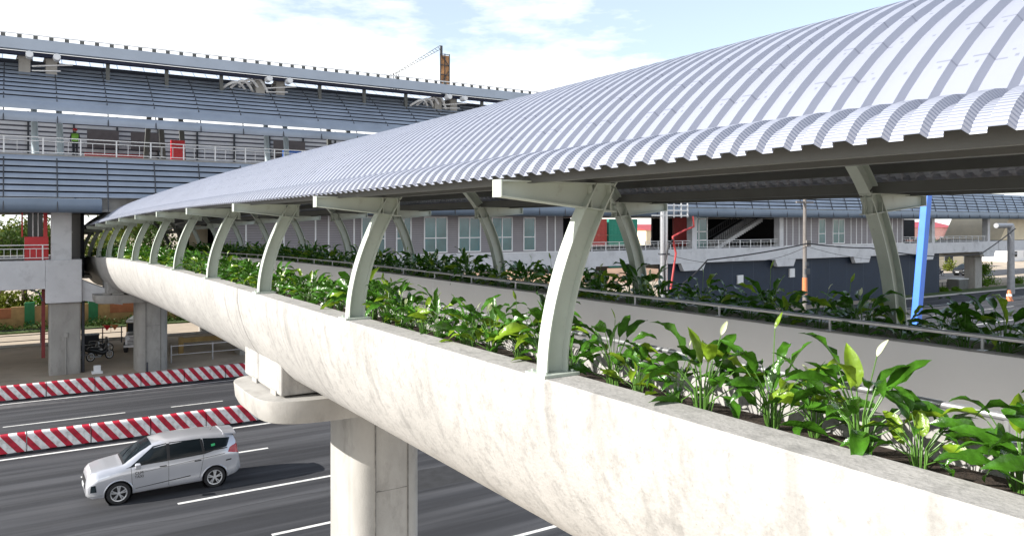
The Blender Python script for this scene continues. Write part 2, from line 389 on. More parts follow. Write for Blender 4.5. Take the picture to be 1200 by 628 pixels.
# hazard barriers: each block is a thing of its own
def barrier_block(L_, h, y, label0, group):
    b = MB()
    b.sweepx([(-.20,.07),(-.20,.12),(-.19,h-.05),(-.16,h),(.16,h),(.19,h-.05),(.20,.12),(.20,.07)], [-L_/2+.02, L_/2-.02])
    root = b.build('road_barrier', M['stripe'])
    for s in (-1, 1):
        f = MB(); f.box(s*L_*.30-.22, s*L_*.30+.22, -.19, .19, .004, .07); f.build('foot', M['dark'], root)
    return root
def ordn(i): return ['first','second','third','fourth','fifth','sixth','seventh','eighth','ninth','tenth','eleventh','twelfth','thirteenth','fourteenth','fifteenth','sixteenth','seventeenth','eighteenth','nineteenth','twentieth'][i] if i < 20 else str(i+1)+'th'
p1 = barrier_block(2.1, .72, 0, '', '')
first = True
def place_barriers(x0, n, step, y, txt, group, src):
    global first
    for i in range(n):
        o = src if first else copy_tree(src)
        first = False
        o.location = (x0 + step*(i+.5), y + random.uniform(-.035, .035), 0); o.rotation_euler.z = random.uniform(-.012, .012)
        # keep stripe pattern the same on every block
        if x0 + step*(i+1) < -.4: t = f'striped barrier block out past the left edge, {ordn(n-i)} in {txt}'
        else:
            k = sum(1 for j in range(i+1) if x0 + step*(j+1) >= -.4)
            t = f'red and white striped barrier block, {ordn(k-1)} from left in {txt}'
        tag(o, t, 'road barrier', group)
place_barriers(-3.9, 10, 2.1, 33.9, 'the nearer row behind the car', 'barrier blocks in the nearer row', p1)
place_barriers(-5.1, 11, 2.1, 44.1, 'the farther row by the piers', 'barrier blocks in the farther row', p1)

# ------------------------------------------------------------------ covered footbridge
XC = 7.05
bridge = empty('covered_footbridge', (XC, 16.75, 0), label='long concrete footbridge with arched ribbed metal roof and planters crossing the road', cat='footbridge')
def bb(mb, name, m, parent=bridge, **k):
    o = mb.build(name, m, parent, **k)
    if parent is bridge: o.matrix_parent_inverse = Matrix.Translation((-XC, -16.75, 0))
    return o
def ys(a, b, step=1.): 
    n = max(1, int(math.ceil((b-a)/step))); return [a + (b-a)*i/n for i in range(n+1)]
# girder shell
hp = [(4.035,7.09),(4.02,7.075),(4.02,6.85),(4.06,6.6),(4.13,6.32),(4.24,6.03),(4.38,5.77),(4.54,5.54),(4.72,5.35),(4.95,5.20),(5.3,5.13),(6.2,5.11)]
inn = [(4.385,7.09),(4.40,7.075),(4.40,6.72),(5.20,6.72),(5.20,7.11),(5.21,7.12),(5.30,7.12),(5.31,7.11),(5.31,6.02)]
left = list(reversed(inn)) + []          # from inner floor up and out to the top
loop = hp[::-1][:-1][::-1]
outer = hp                                # top outer -> bottom
prof = [p for p in outer] + [(2*XC-x, z) for x, z in reversed(outer)] + [(2*XC-x, z) for x, z in inn] + [p for p in reversed(inn)]
for (a, b) in ((-4, 17.24), (17.28, 50.2), (50.24, 59.0)):
    mb = MB(); mb.sweepy(prof, ys(a, b, 1.0), bend)
    g = bb(mb, 'girder', M['hull'], smooth=28)
def diaphragm(y0, y1):
    mb = MB(); mb.box(4.46, 2*XC-4.46, y0, y1, 5.02, 5.95, bend); bb(mb, 'bearing_block', M['hull'], bevel=.03)
diaphragm(15.5, 17.24); diaphragm(17.28, 18.4); diaphragm(48.6, 50.2); diaphragm(50.24, 51.2)
mb = MB(); mb.sweepy([(5.315,6.0),(5.315,6.026),(2*XC-5.315,6.026),(2*XC-5.315,6.0)], ys(-4, 63, 2), bend); bb(mb, 'walking_deck', M['deck'])
for s in (0, 1):
    X = (lambda x: 2*XC-x) if s else (lambda x: x)
    mb = MB(); mb.sweepy([(X(4.41),6.73),(X(4.41),6.90),(X(4.8),6.95),(X(5.19),6.91),(X(5.19),6.73)], ys(-4, 63, 1), bend)
    bb(mb, 'planter_soil', M['soil'])
    mb = MB(); mb.box(-.002,.002,0,1,0,1); mb.bm.free()
# painted inner face of far planter wall
for s, X in ((0, lambda x: x), (1, lambda x: 2*XC-x)):
    mb = MB(); mb.sweepy([(X(5.314),6.03),(X(5.314),7.10),(X(5.326),7.10),(X(5.326),6.03)], ys(-4, 63, 1), bend)
    bb(mb, 'inner_lining', M['innerwall'])
mb = MB(); mb.box(2*XC-5.332, 2*XC-5.327, 17.22, 17.30, 6.05, 7.10); bb(mb, 'wall_joint', M['white'])
# hand rails
for s, X in ((0, lambda x: x), (1, lambda x: 2*XC-x)):
    mb = MB(); mb.tube([bend(X(5.27), y, 7.275) for y in ys(-4, 63, 1)], .026, 10)
    hr = bb(mb, 'handrail', M['galv'], smooth=40)
    src = None
    for y in ys(-3.2, 62, 1.9):
        if src is None:
            q = MB(); q.tube([(0,0,0),(0,0,.16)], .018, 8); q.box(-.04,.04,-.04,.04,0,.008)
            src = q.build('stanchion', M['galv'], hr, smooth=40); o = src
        else:
            o = src.copy(); C.objects.link(o); o.parent = hr
        o.location = bend(X(5.27), y, 7.12)
# piers
def superel(cx, cy, rx, ry, e=2.6, n=40):
    P = []
    for k in range(n):
        t = 2*PI*k/n; c, s = math.cos(t), math.sin(t)
        P.append((cx + rx*math.copysign(abs(c)**(2/e), c), cy + ry*math.copysign(abs(s)**(2/e), s)))
    return P
def pier(cx, cy, ztop, capw, capd):
    pr = empty('pier', (cx, cy, 0), parent=bridge); pr.matrix_parent_inverse = Matrix.Translation((-XC, -16.75, 0))
    mb = MB(); P = []
    n = 96
    for k in range(n):
        t = 2*PI*k/n; c, s = math.cos(t), math.sin(t)
        x = .86*math.copysign(abs(c)**(2/3.8), c); y = .97*math.copysign(abs(s)**(2/3.8), s)
        dg = 1 if all(abs(k - q) > 0 for q in (55, 59+8+3, 89, 7, 26, 41)) else .978
        P.append((x*dg, y*dg))
    mb.extz(P, -.1, ztop-.46); mb.build('shaft', M['conc'], pr, smooth=50)
    for x in (-.36, .42):
        q = MB(); q.box(x-.014, x+.014, -.972, -.955, 0, ztop-.52); q.build('form_joint', M['joint'], pr)
    q = MB(); q.box(-.36, .42, -.9705, -.94, 2.6, 2.612); q.build('form_joint', M['joint'], pr)
    mb = MB()
    rings = []
    for z, k in ((ztop-.47, .95), (ztop-.45, .965), (ztop-.30, .99), (ztop-.015, 1.0), (ztop, .997)):
        rings.append([(x, y, z) for x, y in superel(0, 0, capw*k, capd*(.5*k+.5), 5.0, 64)])
    mb.loft(rings); mb.build('pier_cap', M['conc'], pr, smooth=35)
    mb = MB()
    for sx_ in (-1, 1):
        for yy in (-.75, .75):
            mb.box(sx_*1.8-.3, sx_*1.8+.3, yy-.25, yy+.25, ztop, ztop+.12)
            mb.box(sx_*2.35-.18, sx_*2.35+.18, yy-.2, yy+.2, ztop, ztop+.1)
    mb.build('bearing_pad', M['conc'], pr)
    return pr
pier(XC-.08, 16.75, 4.98, 2.95, 1.75)
px_, py_, pz_ = bend(XC, 49.6, 4.98); pier(px_-.25, 49.6, pz_, 3.0, 1.5)

# roof sheet
def roof_path():
    P = []
    for i in range(7):
        t = i/6; a = (3.78, 8.92); c = (3.87, 9.11); d = (4.17, 9.135)
        P.append(((1-t)**2*a[0]+2*t*(1-t)*c[0]+t*t*d[0], (1-t)**2*a[1]+2*t*(1-t)*c[1]+t*t*d[1]))
    R = 3.86; zc = 6.53
    t0 = math.acos((XC-4.17)/R)
    for i in range(0, 31):
        t = t0 + (PI - 2*t0)*i/30
        P.append((XC - R*math.cos(t), zc + R*math.sin(t)))
    for x, z in reversed(P[:7]): P.append((2*XC-x, z))
    return P
RP = roof_path()
RP = [p for i, p in enumerate(RP) if i == 0 or (abs(p[0]-RP[i-1][0])+abs(p[1]-RP[i-1][1])) > 1e-4]
def norms(P):
    out = []
    for i in range(len(P)):
        a = P[max(0, i-1)]; b = P[min(len(P)-1, i+1)]
        dx, dz = b[0]-a[0], b[1]-a[1]; l = math.hypot(dx, dz); out.append((-dz/l, dx/l))
    return out
RN = norms(RP)
mb = MB(); yy = []
y = -4.0; H = .046
while y < 60.4:
    yy += [(y, 0), (y+.078, 0), (y+.098, H), (y+.178, H)]; y += .2
rings = []
for (y, h) in yy:
    rings.append([bend(x+n[0]*h, y, z+n[1]*h) for (x, z), n in zip(RP, RN)])
mb.loft(rings, closed=False, caps=False)
roof = bb(mb, 'roof', M['roofsheet'], smooth=30, fix=True)
# longitudinal members
def purlin(x, z, w_, h_, m, name='purlin', y0=-3.9, y1=60.2):
    mb = MB(); t = .012
    mb.sweepy([(x-w_/2,z-h_),(x+w_/2,z-h_),(x+w_/2,z-h_+t),(x-w_/2+t,z-h_+t),(x-w_/2+t,z-t),(x+w_/2,z-t),(x+w_/2,z),(x-w_/2,z)], ys(y0, y1, 1.0), bend)
    return bb(mb, name, m)
def roofz(x, off=0):
    dx = abs(x-XC)
    if dx > 2.88: return 8.93
    return 6.55 + math.sqrt((3.86-off)**2 - dx*dx)
for s in (0, 1):
    X = (lambda x: 2*XC-x) if s else (lambda x: x)
    purlin(X(3.97), 9.04, .07, .17, M['steel_dark'], 'eave_channel')
    for x in (4.45, 5.2, 6.1): purlin(X(x), roofz(x)-(.11 if x < 5 else .06), .08, .14, M['steel_dark'])
    purlin(X(4.72), 9.03, .10, .14, M['steel_dark'], 'eave_beam')
purlin(XC, roofz(XC)-.03, .08, .14, M['steel_dark'])

# arched frames : every post a part, with its rafter half and bracket as sub-parts
def isec(mb, path, dep, wid=.17, tf=.014, tw=.010):
    n = norms(path); m_ = len(path)
    dd = dep if isinstance(dep, list) else [dep]*m_
    def strip(o0, o1, w_):
        rings = []
        for (p, q, d) in zip(path, n, dd):
            a, b = o0(d), o1(d)
            rings.append([(p[0]+q[0]*a, -w_, p[1]+q[1]*a), (p[0]+q[0]*b, -w_, p[1]+q[1]*b), (p[0]+q[0]*b, w_, p[1]+q[1]*b), (p[0]+q[0]*a, w_, p[1]+q[1]*a)])
        mb.loft(rings)
    strip(lambda d: d/2-tf, lambda d: d/2, wid/2); strip(lambda d: -d/2, lambda d: -d/2+tf, wid/2)
    strip(lambda d: -d/2+tf, lambda d: d/2-tf, tw/2)
def frame_meshes():
    # local frame: origin at post foot, x to the inside of the bridge (foot centre at x=4.22 -> 0)
    path = []
    for i in range(15):
        s = i/14; path.append((.60*s**1.85, 1.80*s))
    dep = [.245 - .03*(i/14) for i in range(15)]
    mb = MB(); isec(mb, path, dep, .165, .016, .012)
    post = mb.build('post', M['steel'], None, smooth=35)
    mb = MB(); mb.box(-.2,.2,-.16,.16,0,.028)
    for a in (-.15,.15):
        for c in (-.11,.11): mb.lathe([(0,.05),(.014,.05),(.014,.028)], 'z', 8, (a, c, 0))
    plate = mb.build('base_plate', M['steel'], post)
    # tapered bracket reaching out under the eave
    mb = MB()
    tp = lambda x: 1.80
    bx0, bx1 = -.60, .72
    def lb(x): return 1.80 - (.15 + .13*(x-bx0)/(bx1-bx0))
    mb.box(bx0, bx1, -.07, .07, 1.786, 1.80)
    mb.loft([[(bx0,-.07,lb(bx0)),(bx0,.07,lb(bx0)),(bx0,.07,lb(bx0)+.012),(bx0,-.07,lb(bx0)+.012)],[(bx1,-.07,lb(bx1)),(bx1,.07,lb(bx1)),(bx1,.07,lb(bx1)+.012),(bx1,-.07,lb(bx1)+.012)]])
    mb.loft([[(bx0,-.005,lb(bx0)+.012),(bx0,.005,lb(bx0)+.012),(bx0,.005,1.786),(bx0,-.005,1.786)],[(bx1,-.005,lb(bx1)+.012),(bx1,.005,lb(bx1)+.012),(bx1,.005,1.786),(bx1,-.005,1.786)]])
    mb.box(bx0-.012, bx0, -.075, .075, lb(bx0)-.003, 1.803)
    for sx_ in (.42, .655): 
        mb.box(sx_-.006, sx_+.006, -.068, .068, lb(sx_)+.013, 1.785)
    mb.build('bracket', M['steel'], post)
    # half rafter from the post top up under the roof to the ridge
    K = [(.615,1.83),(.80,2.06),(1.02,2.28),(1.28,2.48),(1.58,2.67),(1.90,2.82),(2.22,2.93),(2.54,3.00),(XC-4.22,3.02)]
    path = []
    for a, b in zip(K, K[1:]): path += [a, ((a[0]+b[0])/2, (a[1]+b[1])/2+.008)]
    path.append(K[-1])
    mb = MB(); isec(mb, path, .205, .16, .014, .010)
    mb.build('rafter', M['steel'], post, smooth=35)
    return post
post0 = frame_meshes()
POSTY = [5.85 + 5*i for i in range(-1, 12)]
for i, y in enumerate(POSTY):
    for s in (0, 1):
        o = post0 if (i == 0 and s == 0) else copy_tree(post0)
        x = 4.22 if s == 0 else 2*XC-4.22
        o.parent = bridge; o.matrix_parent_inverse = Matrix.Translation((-XC, -16.75, 0))
        o.location = bend(x, y, 7.09 if s == 0 else 7.09); o.rotation_euler = (0, 0, PI if s else 0)
# fluorescent-less cable duct under the roof
# ------------------------------------------------------------------ plants
def leaf(bm, base, tip_dir, length, width, droop, roll, wav, mi, rnd):
    """a broad lance-shaped blade with folded midrib and wavy rim; base point, initial direction"""
    d = Vector(tip_dir).normalized(); p = Vector(base)
    side = d.cross(Vector((0, 0, 1)))
    if side.length < .05: side = Vector((1, 0, 0))
    side.normalize(); side = Matrix.Rotation(roll, 3, d) @ side
    n = 9; rows = []
    ph = rnd.random()*6
    for i in range(n+1):
        s = i/n
        wv = width * (math.sin(PI*min(1, s**.78))**.85 if 0 < s < 1 else 0) + .001
        nrm = side.cross(d).normalized()
        row = []
        for k, t in enumerate((-1, -.5, 0, .5, 1)):
            up = .42*abs(t)*wv + (wav*wv*math.sin(s*15+ph+k) if abs(t) == 1 else 0)
            row.append(bm.verts.new(p + side*(t*wv) + nrm*up))
        rows.append(row)
        p = p + d*(length/n)
        ax = side
        d = Matrix.Rotation(-droop/n*(.4+1.2*s), 3, ax) @ d
    for a, b in zip(rows, rows[1:]):
        for k in range(4):
            f = bm.faces.new((a[k], a[k+1], b[k+1], b[k])); f.material_index = mi; f.smooth = True
def plant_variant(seed, detail=True):
    r = random.Random(seed)
    root = bpy.data.objects.new('peace_lily', None)
    lv = bmesh.new(); st = MB()
    nl = r.randint(17, 25)
    for i in range(nl):
        az = i*2.4 + r.uniform(-.5, .5); inner = i/nl
        h = .15 + .30*inner**.8 + r.uniform(-.05, .08)
        rad = .20*(1-.5*inner) + r.uniform(-.03, .07)
        ca, sa = math.cos(az), math.sin(az)
        b0 = Vector((ca*.03, sa*.03, -.03)); b1 = Vector((ca*rad*.35, sa*rad*.35, h*.6)); b2 = Vector((ca*rad, sa*rad, h))
        st.tube([b0, b1, b2], [.0065, .005, .0035], 5)
        el = r.uniform(-.1, .75) + (.5 if inner > .75 else 0)
        ln = r.uniform(.22, .36)
        u = r.random(); mi = 1 if u > .74 else (2 if u < .008 else 0)
        leaf(lv, b2, (ca*math.cos(el), sa*math.cos(el), math.sin(el)), ln, ln*r.uniform(.12, .185), r.uniform(.4, 2.1), r.uniform(-.9, .9), r.uniform(.12, .4), mi, r)
    if r.random() > .45:  # one upright young leaf
        h = r.uniform(.28, .4); az = r.uniform(0, 6)
        st.tube([(0,0,0), (.02, 0, h)], [.006, .004], 5)
        leaf(lv, (.02,0,h), (math.cos(az)*.25, math.sin(az)*.25, 1), r.uniform(.2,.28), .05, .35, r.uniform(-1, 1), .1, 1 if r.random() > .5 else 0, r)
    me = bpy.data.meshes.new('leaves'); lv.to_mesh(me); lv.free()
    for k in ('leaf', 'leaf2', 'leafb'): me.materials.append(M[k])
    lo = bpy.data.objects.new('leaves', me)
    st_o = st.build('stems', M['stem'], None, smooth=60); C.objects.unlink(st_o)
    parts = [lo, st_o]
    nf = r.choice([0, 1, 1, 2, 0])
    for k in range(nf):
        fb = bmesh.new(); az = r.uniform(0, 6); h = r.uniform(.50, .72); rr = r.uniform(.02, .14)
        s2 = MB(); s2.tube([(0,0,0), (math.cos(az)*rr*.4, math.sin(az)*rr*.4, h*.6), (math.cos(az)*rr, math.sin(az)*rr, h)], [.005,.004,.003], 5)
        top = Vector((math.cos(az)*rr, math.sin(az)*rr, h))
        leaf(fb, top, (math.cos(az+1)*.5, math.sin(az+1)*.5, 1), r.uniform(.09, .13), .017, r.uniform(-.6, .9), r.uniform(-1, 1), .02, 0, r)
        me = bpy.data.meshes.new('flower'); fb.to_mesh(me); fb.free()
        me.materials.append(M['spathe'] if r.random() > .5 else M['leaf2'])
        fo = bpy.data.objects.new('flower', me)
        s2o = s2.build('flower_stalk', M['stem'], None, smooth=60); C.objects.unlink(s2o)
        parts += [fo, s2o]
    return root, parts
VAR = [plant_variant(100+i) for i in range(12)]
def put_plant(v, loc, rz, sc, label, group):
    root, parts = VAR[v]
    r = root.copy(); C.objects.link(r); r.location = loc; r.rotation_euler = (0, 0, rz); r.scale = sc
    tag(r, label, 'plant', group)
    for p in parts:
        c = p.copy(); C.objects.link(c); c.parent = r
def bay_plants(x, y0, y1, txt_fn, group, skip_posts, zs):
    bounds = [-99] + skip_posts + [999]
    y = y0; cnt = {}
    while y < y1:
        b = sum(1 for q in skip_posts if q < y); cnt[b] = cnt.get(b, 0) + 1
        j = random.uniform(-.09, .09)
        sc = random.uniform(.74, 1.2)*zs
        put_plant(random.randrange(len(VAR)), bend(x + random.uniform(-.14, .14), y+j, 6.93), random.uniform(0, 6.28), (sc, sc, sc*random.uniform(.9, 1.12)), txt_fn(b, cnt[b]-1), group)
        y += .43
PY = [p for p in POSTY if p > 0]
def near_txt(b, k):
    if b == 0: return f'broad-leaved green plant before the nearest post, {ordn(k)} from right frame edge, sunlit planter'
    return f'broad-leaved green plant in sunlit planter, {ordn(k)} beyond the {ordn(b-1)} near-side post'
def far_txt(b, k):
    if b == 0: return f'dark shaded plant before the nearest far-side post, {ordn(k)} from right, far planter'
    return f'dark shaded leafy plant in far planter, {ordn(k)} beyond the {ordn(b-1)} far-side post'
bay_plants(4.78, 1.75, 56.5, near_txt, 'leafy plants in the sunlit near planter', PY, 1.05)
bay_plants(2*XC-4.68, 1.2, 56.5, far_txt, 'leafy plants in the shaded far planter', PY, 1.15)

# ------------------------------------------------------------------ station
st = empty('elevated_station', (40, 56, 0), label='long elevated railway station clad in blue-grey louvres above the road', cat='railway station')
PINV = Matrix.Translation((-40, -56, 0))
def sp(mb, name, m, parent=None, **k):
    o = mb.build(name, m, parent or st, **k)
    if parent is None: o.matrix_parent_inverse = PINV
    return o
XL, XR = -24, 108
def boxes(name, m, lst, parent=None, **k):
    mb = MB()
    for q in lst: mb.box(*q)
    return sp(mb, name, m, parent, **k)
# concourse edge beam and floor
boxes('edge_beam', M['conc_pale'], [(XL, 1.32, 50, 50.5, 4.86, 6.45)], bevel=.03)
boxes('edge_beam', M['conc_pale'], [(1.33, 3.1, 49.9, 51.6, 4.05, 6.47)], bevel=.03)
mb = MB(); mb.sweepy([(3.1,4.1),(5.2,3.75),(5.2,4.35),(3.6,5.05),(3.1,5.3)], [50.1, 51.5]); sp(mb, 'haunch', M['conc_pale'], bevel=.03)
boxes('edge_beam', M['conc_pale'], [(10.5, XR, 50, 50.5, 4.9, 6.2)], bevel=.03)
boxes('floor_slab', M['conc'], [(XL, 3.0, 50.5, 66, 5.3, 6.2), (10.5, XR, 50.5, 66, 5.3, 6.05), (3.0, 10.5, 56, 66, 5.0, 5.2)])
for x in (13, 26, 39, 52, 65, 78, 91, 105.6):
    mb = MB(); mb.sweepy([(x-1.6,4.9),(x-1.25,4.2),(x+1.25,4.2),(x+1.6,4.9)], [50.02, 50.48]); sp(mb, 'corbel', M['conc_pale'], bevel=.02)
    boxes('underside_beam', M['conc'], [(x-.8, x+.8, 50.5, 66, 4.2, 5.29)])
    for yy_ in (52, 64):
        boxes('column', M['conc'], [(x-.9, x+.9, yy_-.7, yy_+.7, -.1, 4.19)], bevel=.08)
boxes('column', M['conc'], [(1.5, 3.06, 50.1, 51.6, -.1, 4.04)], bevel=.10)
boxes('column', M['conc'], [(-11.5, -9.9, 50.1, 51.6, -.1, 4.85)], bevel=.10)
boxes('column', M['conc'], [(2.0, 3.5, 63, 64.5, -.1, 5.29)], bevel=.10)
boxes('downpipe', mat('dark_red_pipe', (.20,.03,.03), .6), [(1.16, 1.34, 50.9, 51.1, .9, 4.9)])
mb = MB(); mb.tube([(.2,50.3,5.0),(1.0,50.0,4.7),(1.2,49.98,4.2)], .05, 8); sp(mb, 'conduit', M['dark'], smooth=40)
mb = MB(); mb.tube([(3.18,50.4,0),(3.18,50.4,4.0),(3.7,50.4,4.6)], .09, 8); sp(mb, 'conduit', M['dark'], smooth=40)
mb = MB(); mb.tube([(2.3,50.03,0),(2.3,50.03,2.1)], .04, 8); mb.box(2.2,2.4,49.98,50.08,2.1,2.35); sp(mb, 'conduit', M['conc'], smooth=40)
# upper concourse columns
for x in (1.6, 38.9, 51.85, 64.1, 92.1, 105.3):
    boxes('upper_column', M['conc_pale'], [(x, x+(1.0 if x < 3 else .62), 50.05, 50.75, 6.2, 9.12)], bevel=.02)
# rails on the concourse
def railing(x0, x1, y, z, h, m, step=.5, post=2.4, name='railing'):
    mb = MB()
    mb.box(x0, x1, y-.025, y+.025, z+h-.05, z+h); mb.box(x0, x1, y-.015, y+.015, z+.10, z+.14); mb.box(x0, x1, y-.015, y+.015, z+h-.25, z+h-.21)
    x = x0; 
    while x <= x1+1e-3:
        mb.box(x-.035, x+.035, y-.035, y+.035, z, z+h-.05); x += post
    x = x0+step
    while x < x1:
        mb.box(x-.012, x+.012, y-.012, y+.012, z+.14, z+h-.25); x += step
    return sp(mb, name, m)
railing(XL, 1.5, 50.25, 6.47, .86, M['white'], .3, 2.1)
railing(37.3, 51.8, 50.25, 6.2, .75, M['white'], .5, 1.5); railing(52.5, 64, 50.25, 6.2, .75, M['white'], .5, 1.5)
railing(86.2, 92, 50.25, 6.2, .75, M['white'], .5, 1.5); railing(92.8, 105.2, 50.25, 6.2, .75, M['white'], .5, 1.5)
# clad wall with windows
boxes('facade_wall', M['wall_grey'], [(10.3, 37.2, 50.08, 50.3, 6.2, 9.15)])
boxes('end_wall', M['cream'], [(9.2, 10.28, 52, 52.2, 5.6, 9.15)])
boxes('facade_wall', M['wall_grey'], [(64.8, 86.1, 50.08, 50.3, 6.2, 9.15)])
strip0 = None
for x in [12.2, 14.6, 16.7, 17.6, 19.4, 35.6, 36.4] + [65.2 + i*.98 for i in range(22)]:
    if 70 < x < 75.2: continue
    if strip0 is None: mb = MB(); mb.box(-.05, .05, 50.05, 50.083, 6.2, 9.15); strip0 = sp(mb, 'cover_strip', M['white']); o = strip0
    else: o = strip0.copy(); C.objects.link(o)
    o.location.x = x
boxes('sill_band', M['white'], [(10.3, 37.2, 49.98, 50.079, 6.2, 6.28), (64.8, 86.1, 49.98, 50.079, 6.2, 6.28)])
for (a, b, halves) in ((19.9,21.7,2),(22.5,23.7,2),(24.68,26.6,2),(27.5,29.45,2),(30.4,32.3,2),(33.3,34.45,1),(70.3,71.5,1),(72.7,74.8,2)):
    mb = MB(); z0, z1 = 6.36, 9.0; y0, y1 = 50.02, 50.078; t = .09
    mb.box(a, a+t, y0, y1, z0, z1); mb.box(b-t, b, y0, y1, z0, z1); mb.box(a+t, b-t, y0, y1, z0, z0+t); mb.box(a+t, b-t, y0, y1, z1-t, z1)
    zm = z0 + 1.05; mb.box(a+t, b-t, y0+.004, y1, zm, zm+.07)
    if halves == 2: mb.box((a+b)/2-.04, (a+b)/2+.04, y0+.002, y1, z0+t, z1-t)
    wf = sp(mb, 'window', M['white'])
    boxes('pane', M['glass_t'], [(a+t, b-t, 50.055, 50.077, z0+t, z1-t)], parent=wf)
# glazed lobby, stairs, dark back walls
mb = MB()
for x in (52.5, 53.6, 54.7): mb.box(x-.06, x+.06, 50.9, 51.0, 6.2, 9.1)
for z in (6.9, 7.7, 8.9): mb.box(52.5, 54.7, 50.9, 51, z, z+.09)
lob = sp(mb, 'glazed_lobby', M['white']); boxes('pane', M['glass_t'], [(52.5, 54.7, 50.94, 50.96, 6.2, 9.1)], parent=lob)
mb = MB(); n = 22
for i in range(n):
    x = 57.5 + i*.32; mb.box(x, x+.32, 52.5, 54.5, 6.06+i*.135-.25, 6.2+i*.135)
stp = sp(mb, 'stair', M['conc_pale'])
mb = MB()
for yy_ in (52.4, 54.55):
    mb.bar((57.3,yy_,7.1), (64.5,yy_,10.1), .05, .08); mb.bar((57.3,yy_,6.4), (64.5,yy_,9.4), .05, .06)
    for i in range(24): mb.box(57.4+i*.3-.02, 57.4+i*.3+.02, yy_-.02, yy_+.02, 6.45+i*.125, 7.15+i*.125)
mb.build('stair_rail', M['dark'], stp)
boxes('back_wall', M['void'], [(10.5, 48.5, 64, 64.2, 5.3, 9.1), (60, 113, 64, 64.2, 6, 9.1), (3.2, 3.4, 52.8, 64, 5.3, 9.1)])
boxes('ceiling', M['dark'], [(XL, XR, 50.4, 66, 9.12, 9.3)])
boxes('brown_partition', M['redm'], [(56.4, 58.8, 57, 57.2, 6.2, 9.1)])
# red service booth behind the left railing
kb = boxes('red_booth', M['red'], [(.35, 1.5, 50.9, 51.8, 6.45, 7.75), (1.25, 1.45, 50.85, 51.0, 7.75, 9.1), (.2,.28,51.2,51.3,7.75,9.1)])
boxes('booth_glass', M['glass'], [(.5, 1.24, 51.3, 51.35, 7.75, 9.1)], parent=kb)
boxes('booth_glass_bar', M['white'], [(.72, .78, 51.24, 51.29, 7.75, 9.1), (.98, 1.03, 51.24, 51.29, 7.75, 9.1)], parent=kb)
boxes('red_booth', M['redm'], [(.78, 1.3, 53.5, 54.2, 6.45, 7.8)])
# lower plain roll + slats
def ylo(z): return 48.0 + .9*((z-9.1)/3.0)**1.5
def roll(x0, x1):
    pr_ = [(48.35, 9.08), (48.12, 9.14), (48.0, 9.3), (47.97, 9.55), (48.0, 9.86), (48.06, 9.86), (48.05, 9.5), (48.1, 9.25), (48.35, 9.14)]
    mb = MB(); mb.sweepx(pr_, [x0, x1]); return sp(mb, 'valance_panel', M['louvre_lo'], smooth=40)
roll(XL, 3.95); roll(10.6, XR+34)
boxes('soffit', M['conc'], [(XL, 142, 48.4, 50.3, 9.14, 9.3)])
boxes('soffit_beam', M['cream'] if 0 else M['conc'], [(3.96, 10.59, 48.7, 49.0, 9.31, 10.1)])
def slat(mb, y, z, h, x0, x1, lean, t=.02):
    """a gently cupped blade: bottom edge outermost"""
    P = []
    for i in range(5):
        s = i/4; P.append((y + lean*s - .03*math.sin(PI*s), z + h*s))
    Q = [(a+t, b) for a, b in reversed(P)]
    mb.sweepx(P + Q, [x0, x1])
lo = MB(); z = 9.93
while z < 12.0:
    slat(lo, ylo(z)-.02, z, .245, XL, XR+34, .10); z += .335
lband = sp(lo, 'louvre_band', M['louvre'], smooth=40)
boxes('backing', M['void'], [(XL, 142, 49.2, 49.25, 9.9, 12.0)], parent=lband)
def yup(z): return 48 + 4.3*max(0, (z-14.0)/3.7)**1.55
up = MB()
slat(up, 48.02, 13.92, .50, XL, 60, .03, .03); slat(up, 48.02, 14.56, .50, XL, 60, .12, .03)
z = 15.12
while z < 17.5:
    slat(up, yup(z), z, .185, XL, 60, yup(z+.185)-yup(z)-.10); z += .285
uband = sp(up, 'louvre_band', M['louvre'], smooth=40)
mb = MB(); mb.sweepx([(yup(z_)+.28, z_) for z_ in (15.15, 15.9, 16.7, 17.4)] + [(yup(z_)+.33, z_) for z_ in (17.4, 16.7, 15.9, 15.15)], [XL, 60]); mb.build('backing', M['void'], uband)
def ribs(parent, f, zs_, x0, x1, r=.034):
    src = None; x = x0
    while x < x1:
        if src is None:
            mb = MB(); mb.tube([(0, f(z_)-.07, z_) for z_ in zs_], r, 6); src = mb.build('rib', M['dark'], parent, smooth=60); o = src
        else: o = src.copy(); C.objects.link(o); o.parent = parent
        o.location = (x, 0, 0); x += 2.43
ribs(lband, lambda z: ylo(z) if z > 9.2 else 48.0, (9.15, 9.6, 10.4, 11.2, 12.05), -.6-2.43*5, 142)
ribs(uband, lambda z: yup(z), (13.9, 14.5, 15.2, 16, 16.8, 17.6), -.6-2.43*5, 60)
# platform
boxes('platform_slab', M['conc'], [(XL, XR, 49.3, 66, 11.9, 12.3)])
railing(XL, 60, 49.4, 12.3, .95, M['white'], .6, 1.8)
boxes('rear_screen', M['slatwall'], [(XL, XR, 64, 64.1, 12.3, 16.4)])
boxes('rear_post', M['dark'], [(x, x+.12, 63.85, 63.99, 12.3, 16.4) for x in [3.4+2.8*i for i in range(-8, 22)]])
for (a, b) in ((4.25, 6.3), (7.1, 9.2), (17.6, 20.2), (24.8, 28.0)):
    boxes('notice_board', M['brown'], [(a, b, 63.2, 63.3, 14.0, 15.3)])
boxes('red_panel', M['red'], [(8.15, 8.95, 52.2, 52.5, 12.3, 13.75)])
boxes('low_red_panel', M['redm'], [(3.9, 7.6, 60, 60.2, 12.3, 13.35)])
boxes('blue_panel', M['blue'], [(15.4, 18.1, 53, 53.1, 12.5, 13.6)])
mb = MB(); 
